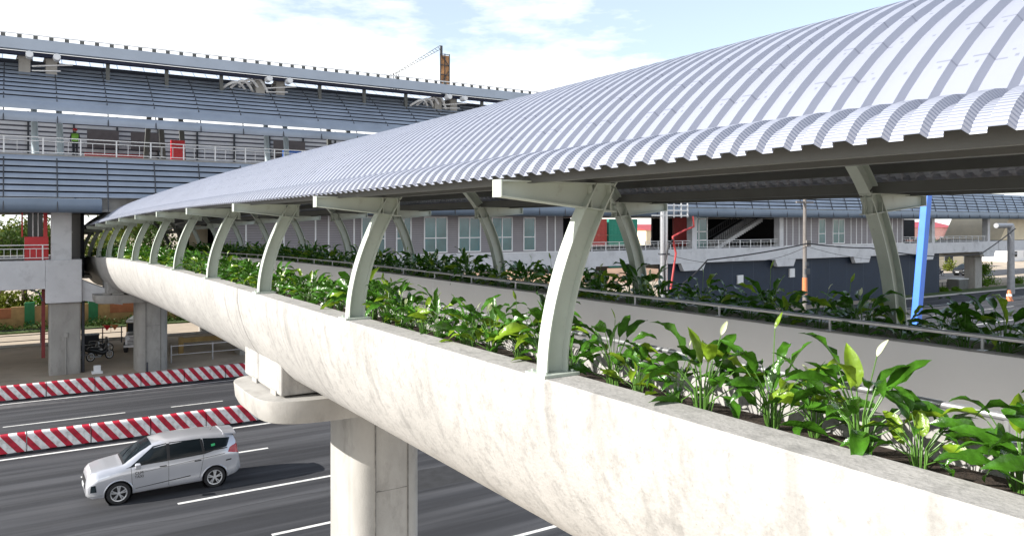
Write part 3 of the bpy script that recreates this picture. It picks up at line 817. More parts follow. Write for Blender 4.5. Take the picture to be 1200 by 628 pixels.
for x in (.9, 2.15, 14.1, 15.4, 27.2, 28.5, 40.2, 41.5):
    q = MB(); q.tube([(x, 52, 12.3), (x-.12, 52.3, 16.0)], [.19, .15], 12); sp(q, 'round_column', M['col_blue'], smooth=50)
mb.bm.free()
for x in (7.4, 8.6, 9.9, 20.6, 22.2):
    q = MB(); q.bar((x, 58, 12.3), (x+.35*(1 if x < 8 else -1), 58, 17.5), .3, .3); sp(q, 'strut', M['steel_dark'])
# roof
mb = MB(); mb.sweepx([(49.9,18.05),(50.0,18.0),(50.12,18.0),(50.2,18.05),(54.2,18.95),(54.2,19.05),(50.1,18.72),(49.9,18.66)], [XL, XR]); sp(mb, 'roof', M['fascia'])
boxes('roof_edge_rail', M['white'], [(XL, XR, 49.93, 49.99, 18.86, 18.92)])
boxes('roof_edge_tooth', M['steel_dark'], [(x, x+.22, 49.93, 50.0, 18.665, 18.86) for x in [XL+.75*i for i in range(int((XR-XL)/.75))]])
boxes('roof_beam', M['fascia_d'], [(XL, XR, 50.5, 50.9, 17.86, 18.05)])
rp0 = None
for x in [4.5+3.2*i for i in range(-8, 20)]:
    if min(abs(x-.9-13*k) for k in range(-2, 6)) < 1.2: continue
    if rp0 is None: mb = MB(); mb.box(-.1, .1, 50.9, 51.1, 16.2, 17.95); rp0 = sp(mb, 'roof_post', M['steel_dark']); o = rp0
    else: o = rp0.copy(); C.objects.link(o)
    o.location.x = x
for k in range(-1, 4):
    for dx in (.35, 1.65):
        x = dx + 13*k
        q = MB(); q.box(x-.28, x+.28, 51.0, 52.2, 16.2, 17.88); q.lathe([(0,.32),(.34,.3),(.42,.0)], 'z', 12, (x, 51.4, 17.7))
        sp(q, 'roof_pillar', M['conc'])
        q = MB(); q.lathe([(0,-.2),(.17,-.2),(.19,-.15),(.19,.4),(.1,.5),(0,.5)], 'y', 18, (x+.22, 49.75, 17.75)); sp(q, 'floodlight', M['white'], smooth=40)
    q = MB(); q.bar((.7+13*k, 51, 17.35), (2.7+13*k, 50.9, 17.62), .05, .08); q.bar((.7+13*k, 51, 17.1), (2.1+13*k, 50.9, 17.2), .05, .06); sp(q, 'lamp_bracket', M['white'])
# white looping ducts between louvre and roof
for x0 in (11.0, 24.2):
    for j in range(4):
        q = MB(); pts = []
        for i in range(15):
            t = i/14; pts.append((x0+j*.55+2.1*t, 51.4-.5*math.sin(t*PI*1.5), 17.1+.12*j+.45*math.sin(t*PI*(1.3+.3*j))))
        q.tube(pts, .09, 8); sp(q, 'vent_duct', M['white'], smooth=50)
mb = MB(); mb.sweepx([(62,17.7),(63.0,19.4),(65,20.45),(68,21.1),(68.1,21.05),(65.1,20.35),(63.1,19.3),(62.1,17.7)], [XL, XR]); sp(mb, 'far_roof', M['farsheet'], smooth=30)
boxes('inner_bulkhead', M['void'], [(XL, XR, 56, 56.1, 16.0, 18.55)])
# cream ramp wing at the far right end
mb = MB(); mb.loft([[(109.5,50.5,6.3),(128,50.5,6.3),(128,50.5,9.3),(112,50.5,9.3)],[(109.5,58,6.3),(128,58,6.3),(128,58,9.3),(112,58,9.3)]]); sp(mb, 'end_wing', M['cream'])
boxes('end_slab', M['conc_pale'], [(108.1, 130, 50, 58, 4.9, 6.25)])

# ------------------------------------------------------------------ hoarding under the station
h = boxes('x', M['hoard_l'], [(48.5, 95, 50.75, 50.95, 0, 4.89)]); h.name = 'site_hoarding'; h.parent = None; h.matrix_parent_inverse = Matrix()
tag(h, 'tall navy blue hoarding wall under the station concourse', 'hoarding')
for x, z in ((58.6, 2.6), (66.4, 3.0), (84.2, 1.9)):
    q = MB(); q.box(x, x+.8, 50.6, 50.74, z, z+.9)
    for i in range(5): q.box(x+.08, x+.72, 50.58, 50.6, z+.1+i*.15, z+.17+i*.15)
    q.build('vent_unit', M['white'], h)

# ------------------------------------------------------------------ rear boundary wall, fences
bw = empty('boundary_wall', (0, 73, 0), label='low boundary wall painted in green, ochre and terracotta panels behind the station', cat='wall')
mbs = {k: MB() for k in ('wgreen', 'worange', 'wtan')}
x = -40.; i = 0
while x < 40:
    mbs['wgreen'].box(x, x+.7, 72.9, 73.3, 0, 2.15)
    mbs['wtan'].box(x+.7, x+1.6, 72.95, 73.2, 0, 1.85); mbs['worange'].box(x+1.6, x+3.6, 73.0, 73.2, .95, 1.75); mbs['wtan'].box(x+1.6, x+3.6, 73.0, 73.2, 0, .93)
    mbs['wtan'].box(x+3.6, x+4.5, 72.95, 73.2, 0, 1.85); x += 4.5
for k, nm in (('wgreen', 'green_pilaster'), ('worange', 'terracotta_panel'), ('wtan', 'ochre_panel')):
    o = mbs[k].build(nm, M[k], bw); o.matrix_parent_inverse = Matrix.Translation((0, -73, 0))
def fence(x0, x1, y, h_, step, m, label, name='metal_fence', rails=3):
    mb = MB()
    for k in range(rails): mb.box(x0, x1, y-.02, y+.02, h_*(k+1)/rails-.05, h_*(k+1)/rails)
    o = mb.build(name, m); tag(o, label, 'fence')
    src = None; x = x0
    while x <= x1:
        if src is None: q = MB(); q.box(-.035,.035,-.035,.035,0,h_+.03); src = q.build('post', m, o); p = src
        else: p = src.copy(); C.objects.link(p); p.parent = o
        p.location = (x, y, 0); x += step
    return o
fence(-22, 2.6, 63.3, 1.15, 2.6, M['dark'], 'low black rail fence behind the left station pier')
fence(3.9, 6.4, 61.5, 1.15, 1.2, M['dark'], 'short black rail fence between the two left piers')
fence(7.9, 24, 50.6, 1.05, 2.4, M['galv'], 'pale metal guard rail below the footbridge behind the striped barriers', 'guard_rail', 2)
mb = MB(); mb.box(8.9, 12.6, 53.6, 53.9, .75, 1.05); mb.box(8.85, 9.1, 53.55, 53.95, 0, 1.1); mb.box(12.4, 12.6, 53.6, 53.9, 0, .75)
tag(mb.build('height_barrier', M['yel']), 'ochre steel beam lying on short legs behind the guard rail', 'beam')
mb = MB(); mb.lathe([(0,0),(.2,0),(.22,.04),(.2,.08),(.05,.1),(.045,.9),(.0,.92)], 'z', 12, (6.0, 46.2, 0))
tag(mb.build('marker_post', M['dark'], smooth=40), 'small dark bollard between the left piers and striped barrier', 'bollard')
mb = MB(); mb.box(3.55, 4.1, 49.2, 49.7, 0, .12); mb.box(3.65, 4.0, 49.3, 49.6, .12, .45)
tag(mb.build('white_plinth', M['white'], bevel=.02), 'small white block on the ground beside the left station pier', 'block')

# ------------------------------------------------------------------ trees and shrubs
def tree(loc, h, cr, label, seed, m='crown', nleaf=2600, lean=0, ls=.22, low=.35, group='trees behind the station'):
    r = random.Random(seed); root = empty('broadleaf_tree', loc, label=label, cat='tree', group=group)
    tb = MB(); tips = []
    def branch(p, d, L_, rad, depth):
        n = 5; pts = [p]; q = Vector(p); dd = Vector(d).normalized()
        for i in range(n):
            dd = (dd + Vector((r.uniform(-.22,.22), r.uniform(-.22,.22), r.uniform(-.05,.16)))).normalized()
            q = q + dd*(L_/n); pts.append(q.copy())
        tb.tube(pts, [rad*(1-.55*i/n) for i in range(n+1)], 6)
        if depth == 0: tips.extend(pts[2:]); return
        for k in range(r.randint(3, 4)):
            a = r.uniform(0, 6.28); t = pts[r.randint(3, 5)]
            nd = (dd*.6 + Vector((math.cos(a), math.sin(a), r.uniform(.0, .6)))*.9)
            branch(t, nd, L_*r.uniform(.6, .8), rad*.45, depth-1)
    branch(Vector((0,0,-.1)), (lean, 0, 1), h*low, h*.028, 3)
    tb.build('trunk', M['bark'], root, smooth=60)
    bm = bmesh.new()
    c = Vector((0, 0, 0))
    for t in tips: c += t
    c /= len(tips)
    cl = [t + Vector((r.gauss(0,.25), r.gauss(0,.25), r.gauss(0,.2)))*cr*.25 for t in tips]
    for k in range(nleaf):
        b = r.choice(cl); p = b + Vector((r.gauss(0,1), r.gauss(0,1), r.gauss(0,.8)))*cr*.11
        s = ls*r.uniform(.5, 1.2); a = Vector((r.gauss(0,1), r.gauss(0,1), r.gauss(0,1))).normalized(); b2 = a.cross(Vector((r.gauss(0,1), r.gauss(0,1), r.gauss(0,1)))).normalized()
        bm.faces.new([bm.verts.new(p+a*s), bm.verts.new(p+b2*s*.5), bm.verts.new(p-a*s), bm.verts.new(p-b2*s*.5)])
    me = bpy.data.meshes.new('crown'); bm.to_mesh(me); bm.free(); me.materials.append(M[m])
    o = bpy.data.objects.new('crown', me); C.objects.link(o); o.parent = root
    return root
tree((.4, 75.5, 0), 13, 6, 'big sparse spreading tree seen above the left concourse railing', 3, 'crown', 3600, .2, .17)
tree((-1.5, 82, 0), 12, 6, 'yellowish bushy tree left behind the sparse spreading tree', 6, 'crown_y', 4200, .1, .2)
tree((4.5, 86, 0), 13, 6, 'yellowish tree right behind the sparse spreading tree, near the red booth', 5, 'crown_y', 4200, -.1, .2)
tree((10.5, 78, 0), 13, 5.5, 'loose dark tree behind the station, leftmost seen between the farthest footbridge posts', 8, 'crown', 3600, .1, .18)
tree((15.0, 84, 0), 14, 6, 'airy dark tree behind the second gap of the farthest footbridge posts', 9, 'crown', 3600, -.1, .18)
tree((20.5, 90, 0), 14, 6, 'airy tree behind the footbridge just left of the cream wall end', 13, 'crown', 3600, -.1, .18)
tree((12, 104, 0), 13, 6, 'yellow-green tree farthest back behind the footbridge posts', 10, 'crown_y', 4200, 0, .22)
tree((27, 104, 0), 13, 6, 'yellow-green tree far behind the cream wall end', 14, 'crown_y', 4200, 0, .22)
tree((168, 92, 0), 7, 4, 'green roadside tree beyond the parked dark car', 11, 'crown', 1800, 0, .25)
tree((113, 54.5, 0), 3.6, 2.5, 'small tree on the grass right of the last station column', 12, 'shrub', 1200, .4, .14, .45)
def shrub(loc, rx, rz, label, seed, m='shrub', n=900, ls=.13, group=None):
    r = random.Random(seed); bm = bmesh.new()
    for k in range(n):
        u = Vector((r.gauss(0,1), r.gauss(0,1), abs(r.gauss(0,1)))).normalized()*r.uniform(.35, 1.05)
        u = u*(1+.25*math.sin(u.x*7+seed)*math.sin(u.y*6))
        p = Vector((u.x*rx, u.y*rx*.7, u.z*rz)); s = ls*r.uniform(.5, 1.3)
        a = Vector((r.gauss(0,1), r.gauss(0,1), r.gauss(0,1))).normalized(); b2 = a.cross(Vector((r.gauss(0,1), 1, r.gauss(0,1)))).normalized()
        bm.faces.new([bm.verts.new(p+a*s), bm.verts.new(p+b2*s*.5), bm.verts.new(p-a*s), bm.verts.new(p-b2*s*.5)])
    me = bpy.data.meshes.new('shrub'); bm.to_mesh(me); bm.free(); me.materials.append(M[m])
    o = bpy.data.objects.new('shrub', me); C.objects.link(o); o.location = loc
    stb = MB()
    for k in range(5):
        a = k*1.3; stb.tube([(0,0,-.05), (math.cos(a)*rx*.4, math.sin(a)*rx*.3, rz*.6)], [.04,.015], 5)
    stb.build('stem', M['bark'], o)
    return tag(o, label, 'shrub', group)
for i in range(9):
    shrub((-10+3.1*i, 75.2, 0), 2.3, 3.0+.5*math.sin(i*2.1), f'bright green shrub above the painted boundary wall, {ordn(i)} from the left end', 20+i, 'shrub' if i % 3 else 'crown_y', 3600, .17, 'shrubs behind the boundary wall')
for i in range(14):
    shrub((-8+2.3*i, 71.8, 0), 1.3, .75, f'low dark bush along the painted wall foot, {ordn(i)} from the left', 50+i, 'crown', 500, .10, 'low bushes at the wall foot')
for i, (x, y, s_) in enumerate(((124.5, 73, 1.4), (141, 73.5, 1.5), (146.5, 73, 1.3))):
    shrub((x, y, 0), s_, s_*1.5, ('round yellow shrub beyond the motorcyclist', 'yellow shrub behind the dark car roof', 'yellow-green shrub at the far wall right of the car')[i], 80+i, 'crown_y', 500, .2)
for i, (x, y, s_) in enumerate(((96.5, 51, .8), (98.5, 50.6, .7), (110, 53, 1.6), (114, 54, 1.8), (119, 52.5, 1.3))):
    shrub((x, y, .05), s_, s_*.8, ('small green bush at the foot of the hoarding end', 'second small bush beside the hoarding end bush', 'green bush on the verge behind the lamp post', 'largest green bush on the grass verge', 'low bush near the right end of the verge')[i], 90+i, 'shrub', 500, .13)
# earth bank + containers
mb = MB(); mb.loft([[(60,84,-.02),(100,84,-.02),(100,110,-.02),(60,110,-.02)],[(66,90,1.4),(95,90,1.4),(95,106,1.4),(66,106,1.4)]]); tag(mb.build('earth_bank', mat('bare_earth', (.34,.22,.15), .95, var=.25, scale=.6, bump=.5)), kind='structure')
def container(loc, m, label, L_=6.06):
    mb = MB(); zig = []
    x = .1; 
    P = []
    n = 20
    for i in range(n):
        a = .1 + (L_-.2)*i/n; s = (L_-.2)/n
        P += [(a, .03), (a+s*.4, .03), (a+s*.5, .07), (a+s*.9, .07)]
    P += [(L_-.1, .03), (L_-.1, 2.41)]
    P += [(L_-.1, 2.41)][:0] + [(.1, 2.41)]
    mb.loft([[(x, y, .12) for x, y in P], [(x, y, 2.48) for x, y in P]])
    o = mb.build('shipping_container', M[m]); o.location = loc; tag(o, label, 'container', 'stacked shipping containers')
    f = MB()
    for xx in (0, L_-.1):
        for yy2 in (0, 2.34): f.box(xx, xx+.1, yy2, yy2+.1, 0, 2.59)
    for yy2 in (0, 2.34):
        for zz in (0, 2.48): f.box(.1, L_-.1, yy2, yy2+.1, zz, zz+.11)
    f.build('corner_frame', M[m], o)
    return o
for k in range(3):
    z = 1.42 + 2.6*k; lv_ = ('bottom', 'middle', 'top')[k]
    container((73.2, 95, z), 'cred', f'red shipping container, {lv_} one of the red stack seen through the concourse')
    container((79.7, 95, z), 'cgreen', f'green shipping container, {lv_} one of the green stack beside the red ones')
# far buildings on the right
def building(x0, x1, y0, y1, h_, m, label, roofm='redm', nwin=5):
    r = empty('low_building', ((x0+x1)/2, y0, 0), label=label, cat='building'); pi_ = Matrix.Translation((-(x0+x1)/2, -y0, 0))
    mb = MB(); mb.box(x0, x1, y0, y1, 0, h_); o = mb.build('wall', M[m], r); o.matrix_parent_inverse = pi_
    mb = MB(); mb.sweepx([(y0-.5, h_+.002), (y1+.5, h_+.002), ((y0+y1)/2, h_+1.3)], [x0-.4, x1+.4]); o = mb.build('roof', M[roofm], r); o.matrix_parent_inverse = pi_
    for i in range(nwin):
        a = x0 + (x1-x0)*(i+.25)/nwin; b = a + (x1-x0)/nwin*.45
        for z0 in ([.9, 3.9] if h_ > 5.5 else [.9]):
            mb = MB(); mb.box(a, b, y0-.06, y0-.004, z0, z0+1.4); wn = mb.build('window', M['white'], r); wn.matrix_parent_inverse = pi_
            mb = MB(); mb.box(a+.1, b-.1, y0-.075, y0-.062, z0+.1, z0+1.3); pn = mb.build('pane', M['glass'], wn)
building(118, 160, 78, 90, 3.4, 'cream', 'long low cream building behind the dark car', 'white', 6)
building(172, 190, 98, 108, 7.6, 'pink', 'pink building with red roof seen through the right end of the concourse')
building(186, 230, 84, 96, 6.4, 'white', 'pale two-storey building at the far right beyond the trees', 'redm', 8)
building(120, 165, 130, 145, 7.0, 'cream', 'cream two-storey building far behind the low cream building', 'redm', 9)

# ------------------------------------------------------------------ crane and hoarding tower behind the station
cr = empty('crane', (62.0, 121, 0), label='thin black lattice crane jib rising above the station roof', cat='crane')
mb = MB(); A = Vector((-7.8, 0, 34.0)); B = Vector((.9, 0, 39.6))
for k in range(17):
    t = k/16; p = A.lerp(B, t); s = .10 + .26*t
    q = A.lerp(B, min(1, t+1/16))
    if k < 16:
        mb.bar(p+Vector((0,0,s)), q+Vector((0,0,s+.01)), .07, .07); mb.bar(p-Vector((0,0,s)), q-Vector((0,0,s)), .07, .07)
        mb.bar(p+Vector((0,0,s)), q-Vector((0,0,s)), .06, .06)
mb.box(.9, 1.25, -.2, .2, 37.9, 39.9)
mb.build('jib', M['dark'], cr)
mb = MB(); 
for dx in (-.5, .5):
    for dy in (-.5, .5): mb.box(dx-.06-7.8, dx+.06-7.8, dy-.06, dy+.06, 0, 34)
for k in range(17):
    z = k*2.; s = 1 if k % 2 else -1
    mb.bar((-8.3*1, .5, z), (-7.3, .5, z+2) , .06, .06); mb.bar((-7.3, -.5, z), (-8.3, -.5, z+2), .06, .06)
mb.build('mast', M['dark'], cr)
bl = empty('billboard', (63.2, 120, 0), label='tall narrow billboard frame with brown and orange panel above the station roof', cat='billboard')
mb = MB(); mb.box(-.35,.35,.3,.7,0,38); mb.build('pole', M['dark'], bl)
mb = MB(); mb.box(-.85,.85,-.1,.1,33.0,38.0); mb.build('panel', mat('faded_orange_poster', (.42,.22,.09), .6, var=.7, scale=.9, dark=(.05,.04,.05), damount=1, dscale=.8), bl)
mb = MB()
for x in (-.9, 0, .9): mb.box(x-.07, x+.07, -.22, -.1, 32.8, 38.3)
for z in (32.8, 34.5, 36.2, 38.1): mb.box(-.9, .9, -.25, -.2, z, z+.12)
mb.bar((-.9,-.28,32.9),(.9,-.28,35.5),.1,.1); mb.bar((.9,-.28,36),(-.9,-.28,38.2),.1,.1)
mb.build('frame', M['dark'], bl)

# ------------------------------------------------------------------ poles and cables
def lathe_pole(loc, h_, r0, r1, m, parent=None): pass
o = MB().tube([(0,0,0),(0,0,11.5)], [.19,.13], 12).build('utility_pole', M['wood'], smooth=60); o.location = (55.2, 40.6, 0)
tag(o, 'weathered wooden utility pole with orange sleeve seen in front of the concourse', 'utility pole')
MB().tube([(0,0,2.6),(0,0,4.0)], [.22,.20], 12).build('orange_sleeve', M['orange'], o, smooth=60)
q = MB(); q.box(-1.1, 1.1, -.06, .06, 10.2, 10.34); q.box(-.06,.5,-.25,-.13,6.6,7.1); q.build('cross_arm', M['wood'], o)
q = MB(); q.box(-.3, .3, -.3, -.19, 4.3, 4.75); q.box(-.22,.1,-.32,-.2,5.0,5.3); q.build('junction_box', M['dark'], o)
o2 = MB().tube([(0,0,0),(0,0,5.6)], .09, 10).build('steel_pole', M['galv'], smooth=60); o2.location = (56.1, 41.2, 0); tag(o2, 'thin grey steel pole just right of the wooden utility pole', 'pole')
o3 = empty('steel_utility_pole', (36.7, 38, 0), label='twin-tube silver utility pole with brackets beside the open concourse', cat='utility pole')
q = MB(); q.tube([(-.17,0,0),(-.17,0,10.5)], .15, 14); q.build('pole', M['galv'], o3, smooth=60)
q = MB(); q.tube([(.16,0,0),(.16,0,10.2)], .13, 14); q.build('pole', M['galv'], o3, smooth=60)
q = MB(); 
for z in (9.0, 9.35, 9.7): q.box(-1.2, 2.2, -.12, -.06, z, z+.08)
for x in (.8, 1.5, 2.1): q.tube([(x,-.1,8.9),(x,-.1,9.9)], .05, 8)
q.build('cross_arm', M['galv'], o3)
q = MB(); q.box(-.36,.34,-.2,.2,6.4,6.5); q.box(-.36,.34,-.2,.2,3.2,3.3); q.build('clamp', M['dark'], o3)
def cable(pts, r, label, m='cable', sag=0, name='overhead_cable', grp='overhead cables'):
    P = []
    for (a, b) in zip(pts, pts[1:]):
        a, b = Vector(a), Vector(b)
        for i in range(10):
            t = i/10; p = a.lerp(b, t); p.z -= sag*4*t*(1-t); P.append(p)
    P.append(Vector(pts[-1])); return tag(MB().tube(P, r, 6).build(name, M[m], smooth=60), label, 'cable', grp)
cable([(36.95,37.9,1.5),(38.6,38.1,4.4),(41.5,38.6,5.9),(55.2,40.3,6.85)], .055, 'thick black cable sagging from the silver pole to the wooden pole', sag=.12)
cable([(55.2,40.3,6.85),(66,41.5,6.25),(78,42.5,5.2),(91,44,5.1),(102,45.3,7.9)], .06, 'thick black cable from the wooden pole towards the right lamp post', sag=.1)
cable([(36.95,37.9,6.4),(46,39,5.6),(55.2,40.4,6.6)], .018, 'thin grey wire under the thick cable between both utility poles', sag=.3)
cable([(55.2,40.4,6.6),(75,43,5.0),(92,46,5.3)], .018, 'thin wire drooping right of the wooden utility pole', sag=.5)
cable([(37.0,37.7,4.0),(37.4,37.6,6.5),(37.1,37.6,7.6),(38.0,37.5,8.0),(38.9,37.4,8.3),(38.8,37.4,9.0)], .07, 'red cable loop hanging on the silver utility pole', 'redm', name='cable_loop')
cable([(36.6,37.7,3.2),(36.3,37.6,5.5),(36.7,37.6,7.0),(37.3,37.6,7.6)], .06, 'black cable strapped along the silver utility pole', name='cable_loop')
o = empty('blue_post', (24.0, 14, 0), label='tall slanting bright blue steel post behind the footbridge planter', cat='post')
q = MB(); q.loft([[(-.14,-.11,.12),(.14,-.11,.12),(.14,.11,.12),(-.14,.11,.12)],[(1.32,-.11,9.6),(1.60,-.11,9.6),(1.60,.11,9.6),(1.32,.11,9.6)]]); q.build('shaft', M['blue'], o, bevel=.012)
q = MB(); q.box(-.3,.3,-.28,.28,.12,.17); q.build('base_plate', M['blue'], o)
o = empty('street_lamp', (101.5, 45.6, 0), label='grey pipe lamp post with a thick arm to the left, by the right road', cat='street lamp')
q = MB(); q.tube([(0,0,0),(0,0,8.0)], [.42,.36], 14); q.build('pole', M['galv2'], o, smooth=60)
q = MB(); q.tube([(.2,0,8.25),(-3.6,0,8.25)], .30, 14); q.tube([(0,0,7.9),(0,0,8.25)],.4,14); q.build('arm', M['galv2'], o, smooth=60)
q = MB(); q.box(-.5,.5,-.5,-.42,4.8,4.95); q.build('clamp', M['galv2'], o)
o = MB().lathe([(0,0),(.42,0),(.42,.06),(.3,.1),(.24,.8),(.16,1.15),(0,1.18)], 'z', 16).build('traffic_marker', M['orange'], smooth=40); o.location = (92.0, 41.5, 0)
tag(o, 'orange and white traffic marker standing on the right road', 'traffic marker')
MB().lathe([(.275,.5),(.29,.5),(.265,.75),(.25,.75)], 'z', 16).build('white_band', M['white'], o)
# small rail and bench-like boxes at the right
fence(97, 107, 53.2, .9, 1.1, M['dark'], 'short dark railing below the right end of the station', rails=2)
q = MB(); q.box(0,2.4,0,1.5,0,1.3); q.box(.15,1.0,-.03,0,.25,1.1); q.box(1.3,2.2,-.03,0,.25,1.1); o = q.build('utility_cabinet', M['steel_dark'], bevel=.03); o.location = (101.6, 51.8, 0)
tag(o, 'grey utility cabinet beside the last station column', 'cabinet')
MB().box(-.05,2.45,-.06,1.55,1.301,1.38).build('lid', M['white'], o)

# ------------------------------------------------------------------ cars
def interp(tab, x):
    if x <= tab[0][0]: return tab[0][1]
    for (a, fa), (b, fb) in zip(tab, tab[1:]):
        if x <= b:
            t = (x-a)/(b-a); t = t*t*(3-2*t)*.35 + t*.65
            return fa + (fb-fa)*t
    return tab[-1][1]
ZT = [(0,.68),(.04,.88),(.16,1.0),(.50,1.075),(.98,1.13),(1.25,1.31),(1.55,1.50),(1.80,1.62),(2.2,1.69),(2.8,1.71),(3.5,1.69),(4.05,1.65),(4.26,1.60),(4.34,1.40),(4.42,1.14),(4.465,.95),(4.48,.62)]
ZB = [(0,.60),(.1,.74),(.3,.88),(.9,1.0),(1.6,1.04),(3.0,1.08),(3.9,1.15),(4.3,1.10),(4.4,1.0),(4.48,.55)]
WD = [(0,.66),(.06,.76),(.25,.84),(.55,.86),(1.0,.875),(3.4,.875),(4.0,.86),(4.3,.80),(4.42,.74),(4.48,.68)]
BT = [(0,.34),(.15,.26),(.5,.24),(4.0,.26),(4.3,.32),(4.48,.42)]
def section(l):
    zt, w_, zl = interp(ZT, l), interp(WD, l), interp(BT, l)
    zb = min(interp(ZB, l), zt-.05); hgt = zt-zb
    g = .24*min(1, hgt/.5)
    dz = zb - zl
    P = [(0,zl),(.5*w_,zl),(.9*w_,zl),(.955*w_,zl+.03*dz+.01),(.985*w_,zl+.18*dz),(.985*w_,zl+.30*dz),(1.0*w_,zl+.42*dz),(.992*w_,zl+.62*dz),(1.0*w_,zl+.80*dz),(.985*w_,zl+.93*dz),(.955*w_,zb)]
    w2 = .955*w_
    flat = max(0, 1-hgt/.35)
    for f, k in ((.25,.12),(.55,.42),(.80,.74),(.90,1.0)):
        P.append((w2 - g*k - flat*f*.10, zb + hgt*(f*(1-flat*.15)+flat*.13)))
    yv = P[-1][0]
    P += [(yv-.06, zb+hgt*.958), (yv*.72, zb+hgt*.985), (yv*.36, zb+hgt*.997), (0, zt)]
    return P
def hw(l, z):
    P = section(l)[3:15]
    for (y0, z0), (y1, z1) in zip(P, P[1:]):
        if z0 <= z <= z1 and z1 > z0: return y0 + (y1-y0)*(z-z0)/(z1-z0)
    return P[-1][0]
def topz(l, y):
    P = section(l)[10:]
    for (y0, z0), (y1, z1) in zip(P, P[1:]):
        if y1 <= y <= y0: return z0 + (z1-z0)*(y0-y)/max(1e-6, y0-y1)
    return P[-1][1]
def pl(pts, s):
    """point at parameter s on a polyline"""
    d = [0]
    for a, b in zip(pts, pts[1:]): d.append(d[-1]+math.hypot(b[0]-a[0], b[1]-a[1]))
    s *= d[-1]
    for i in range(len(pts)-1):
        if s <= d[i+1]+1e-9:
            t = (s-d[i])/max(1e-9, d[i+1]-d[i]); return (pts[i][0]+(pts[i+1][0]-pts[i][0])*t, pts[i][1]+(pts[i+1][1]-pts[i][1])*t)
    return pts[-1]
def side_patch(mb, bot, top, side, off=.008, nl=14, nz=6, th=0):
    G_ = []
    for i in range(nl+1):
        s = i/nl; a, b = pl(bot, s), pl(top, s); row = []
        for j in range(nz+1):
            t = j/nz; l, z = a[0]+(b[0]-a[0])*t, a[1]+(b[1]-a[1])*t
            row.append(mb.bm.verts.new((l, side*(hw(l, z)+off), z)))
        G_.append(row)
    for a, b in zip(G_, G_[1:]):
        for j in range(nz): mb.bm.faces.new((a[j], b[j], b[j+1], a[j+1]))
def top_patch(mb, l0, l1, y0f, y1f, off=.008, n=10, m_=12):
    G_ = []
    for i in range(n+1):
        t = i/n; l = l0+(l1-l0)*t; a, b = y0f(t), y1f(t)
        G_.append([mb.bm.verts.new((l, a+(b-a)*k/m_, topz(l, abs(a+(b-a)*k/m_))+off)) for k in range(m_+1)])
    for a, b in zip(G_, G_[1:]):
        for k in range(m_): mb.bm.faces.new((a[k], a[k+1], b[k+1], b[k]))
def wheel(parent, loc, side, R=.335, rimm=None):
    e = empty('wheel', loc, parent=parent)
    mb = MB(); mb.lathe([(R*.66,-.105),(R*.93,-.11),(R*.99,-.085),(R,-.05),(R,.05),(R*.99,.085),(R*.93,.11),(R*.66,.105),(R*.62,.0),(R*.66,-.105)], 'y', 36); mb.build('tyre', M['tyre'], e, smooth=40)
    mb = MB(); mb.lathe([(0,side*.02),(R*.62,side*.02),(R*.66,side*.09)], 'y', 32); mb.build('rim_well', M['trim'], e, smooth=40)
    mb = MB()
    mb.lathe([(R*.60,side*.075),(R*.70,side*.104),(R*.70,side*.112),(R*.62,side*.106),(R*.60,side*.075)], 'y', 36)
    for k in range(5):
        for d in (-.16, .16):
            a = 2*PI*k/5 + .3; a2 = a+d
            p = Vector((math.cos(a+d*.6)*R*.14, side*.09, math.sin(a+d*.6)*R*.14)); q_ = Vector((math.cos(a2)*R*.64, side*.10, math.sin(a2)*R*.64))
            mb.bar(p, q_, .045, .03)
    mb.lathe([(0,side*.11),(R*.15,side*.105),(R*.17,side*.06)], 'y', 16)
    mb.build('rim', rimm or M['rim'], e)
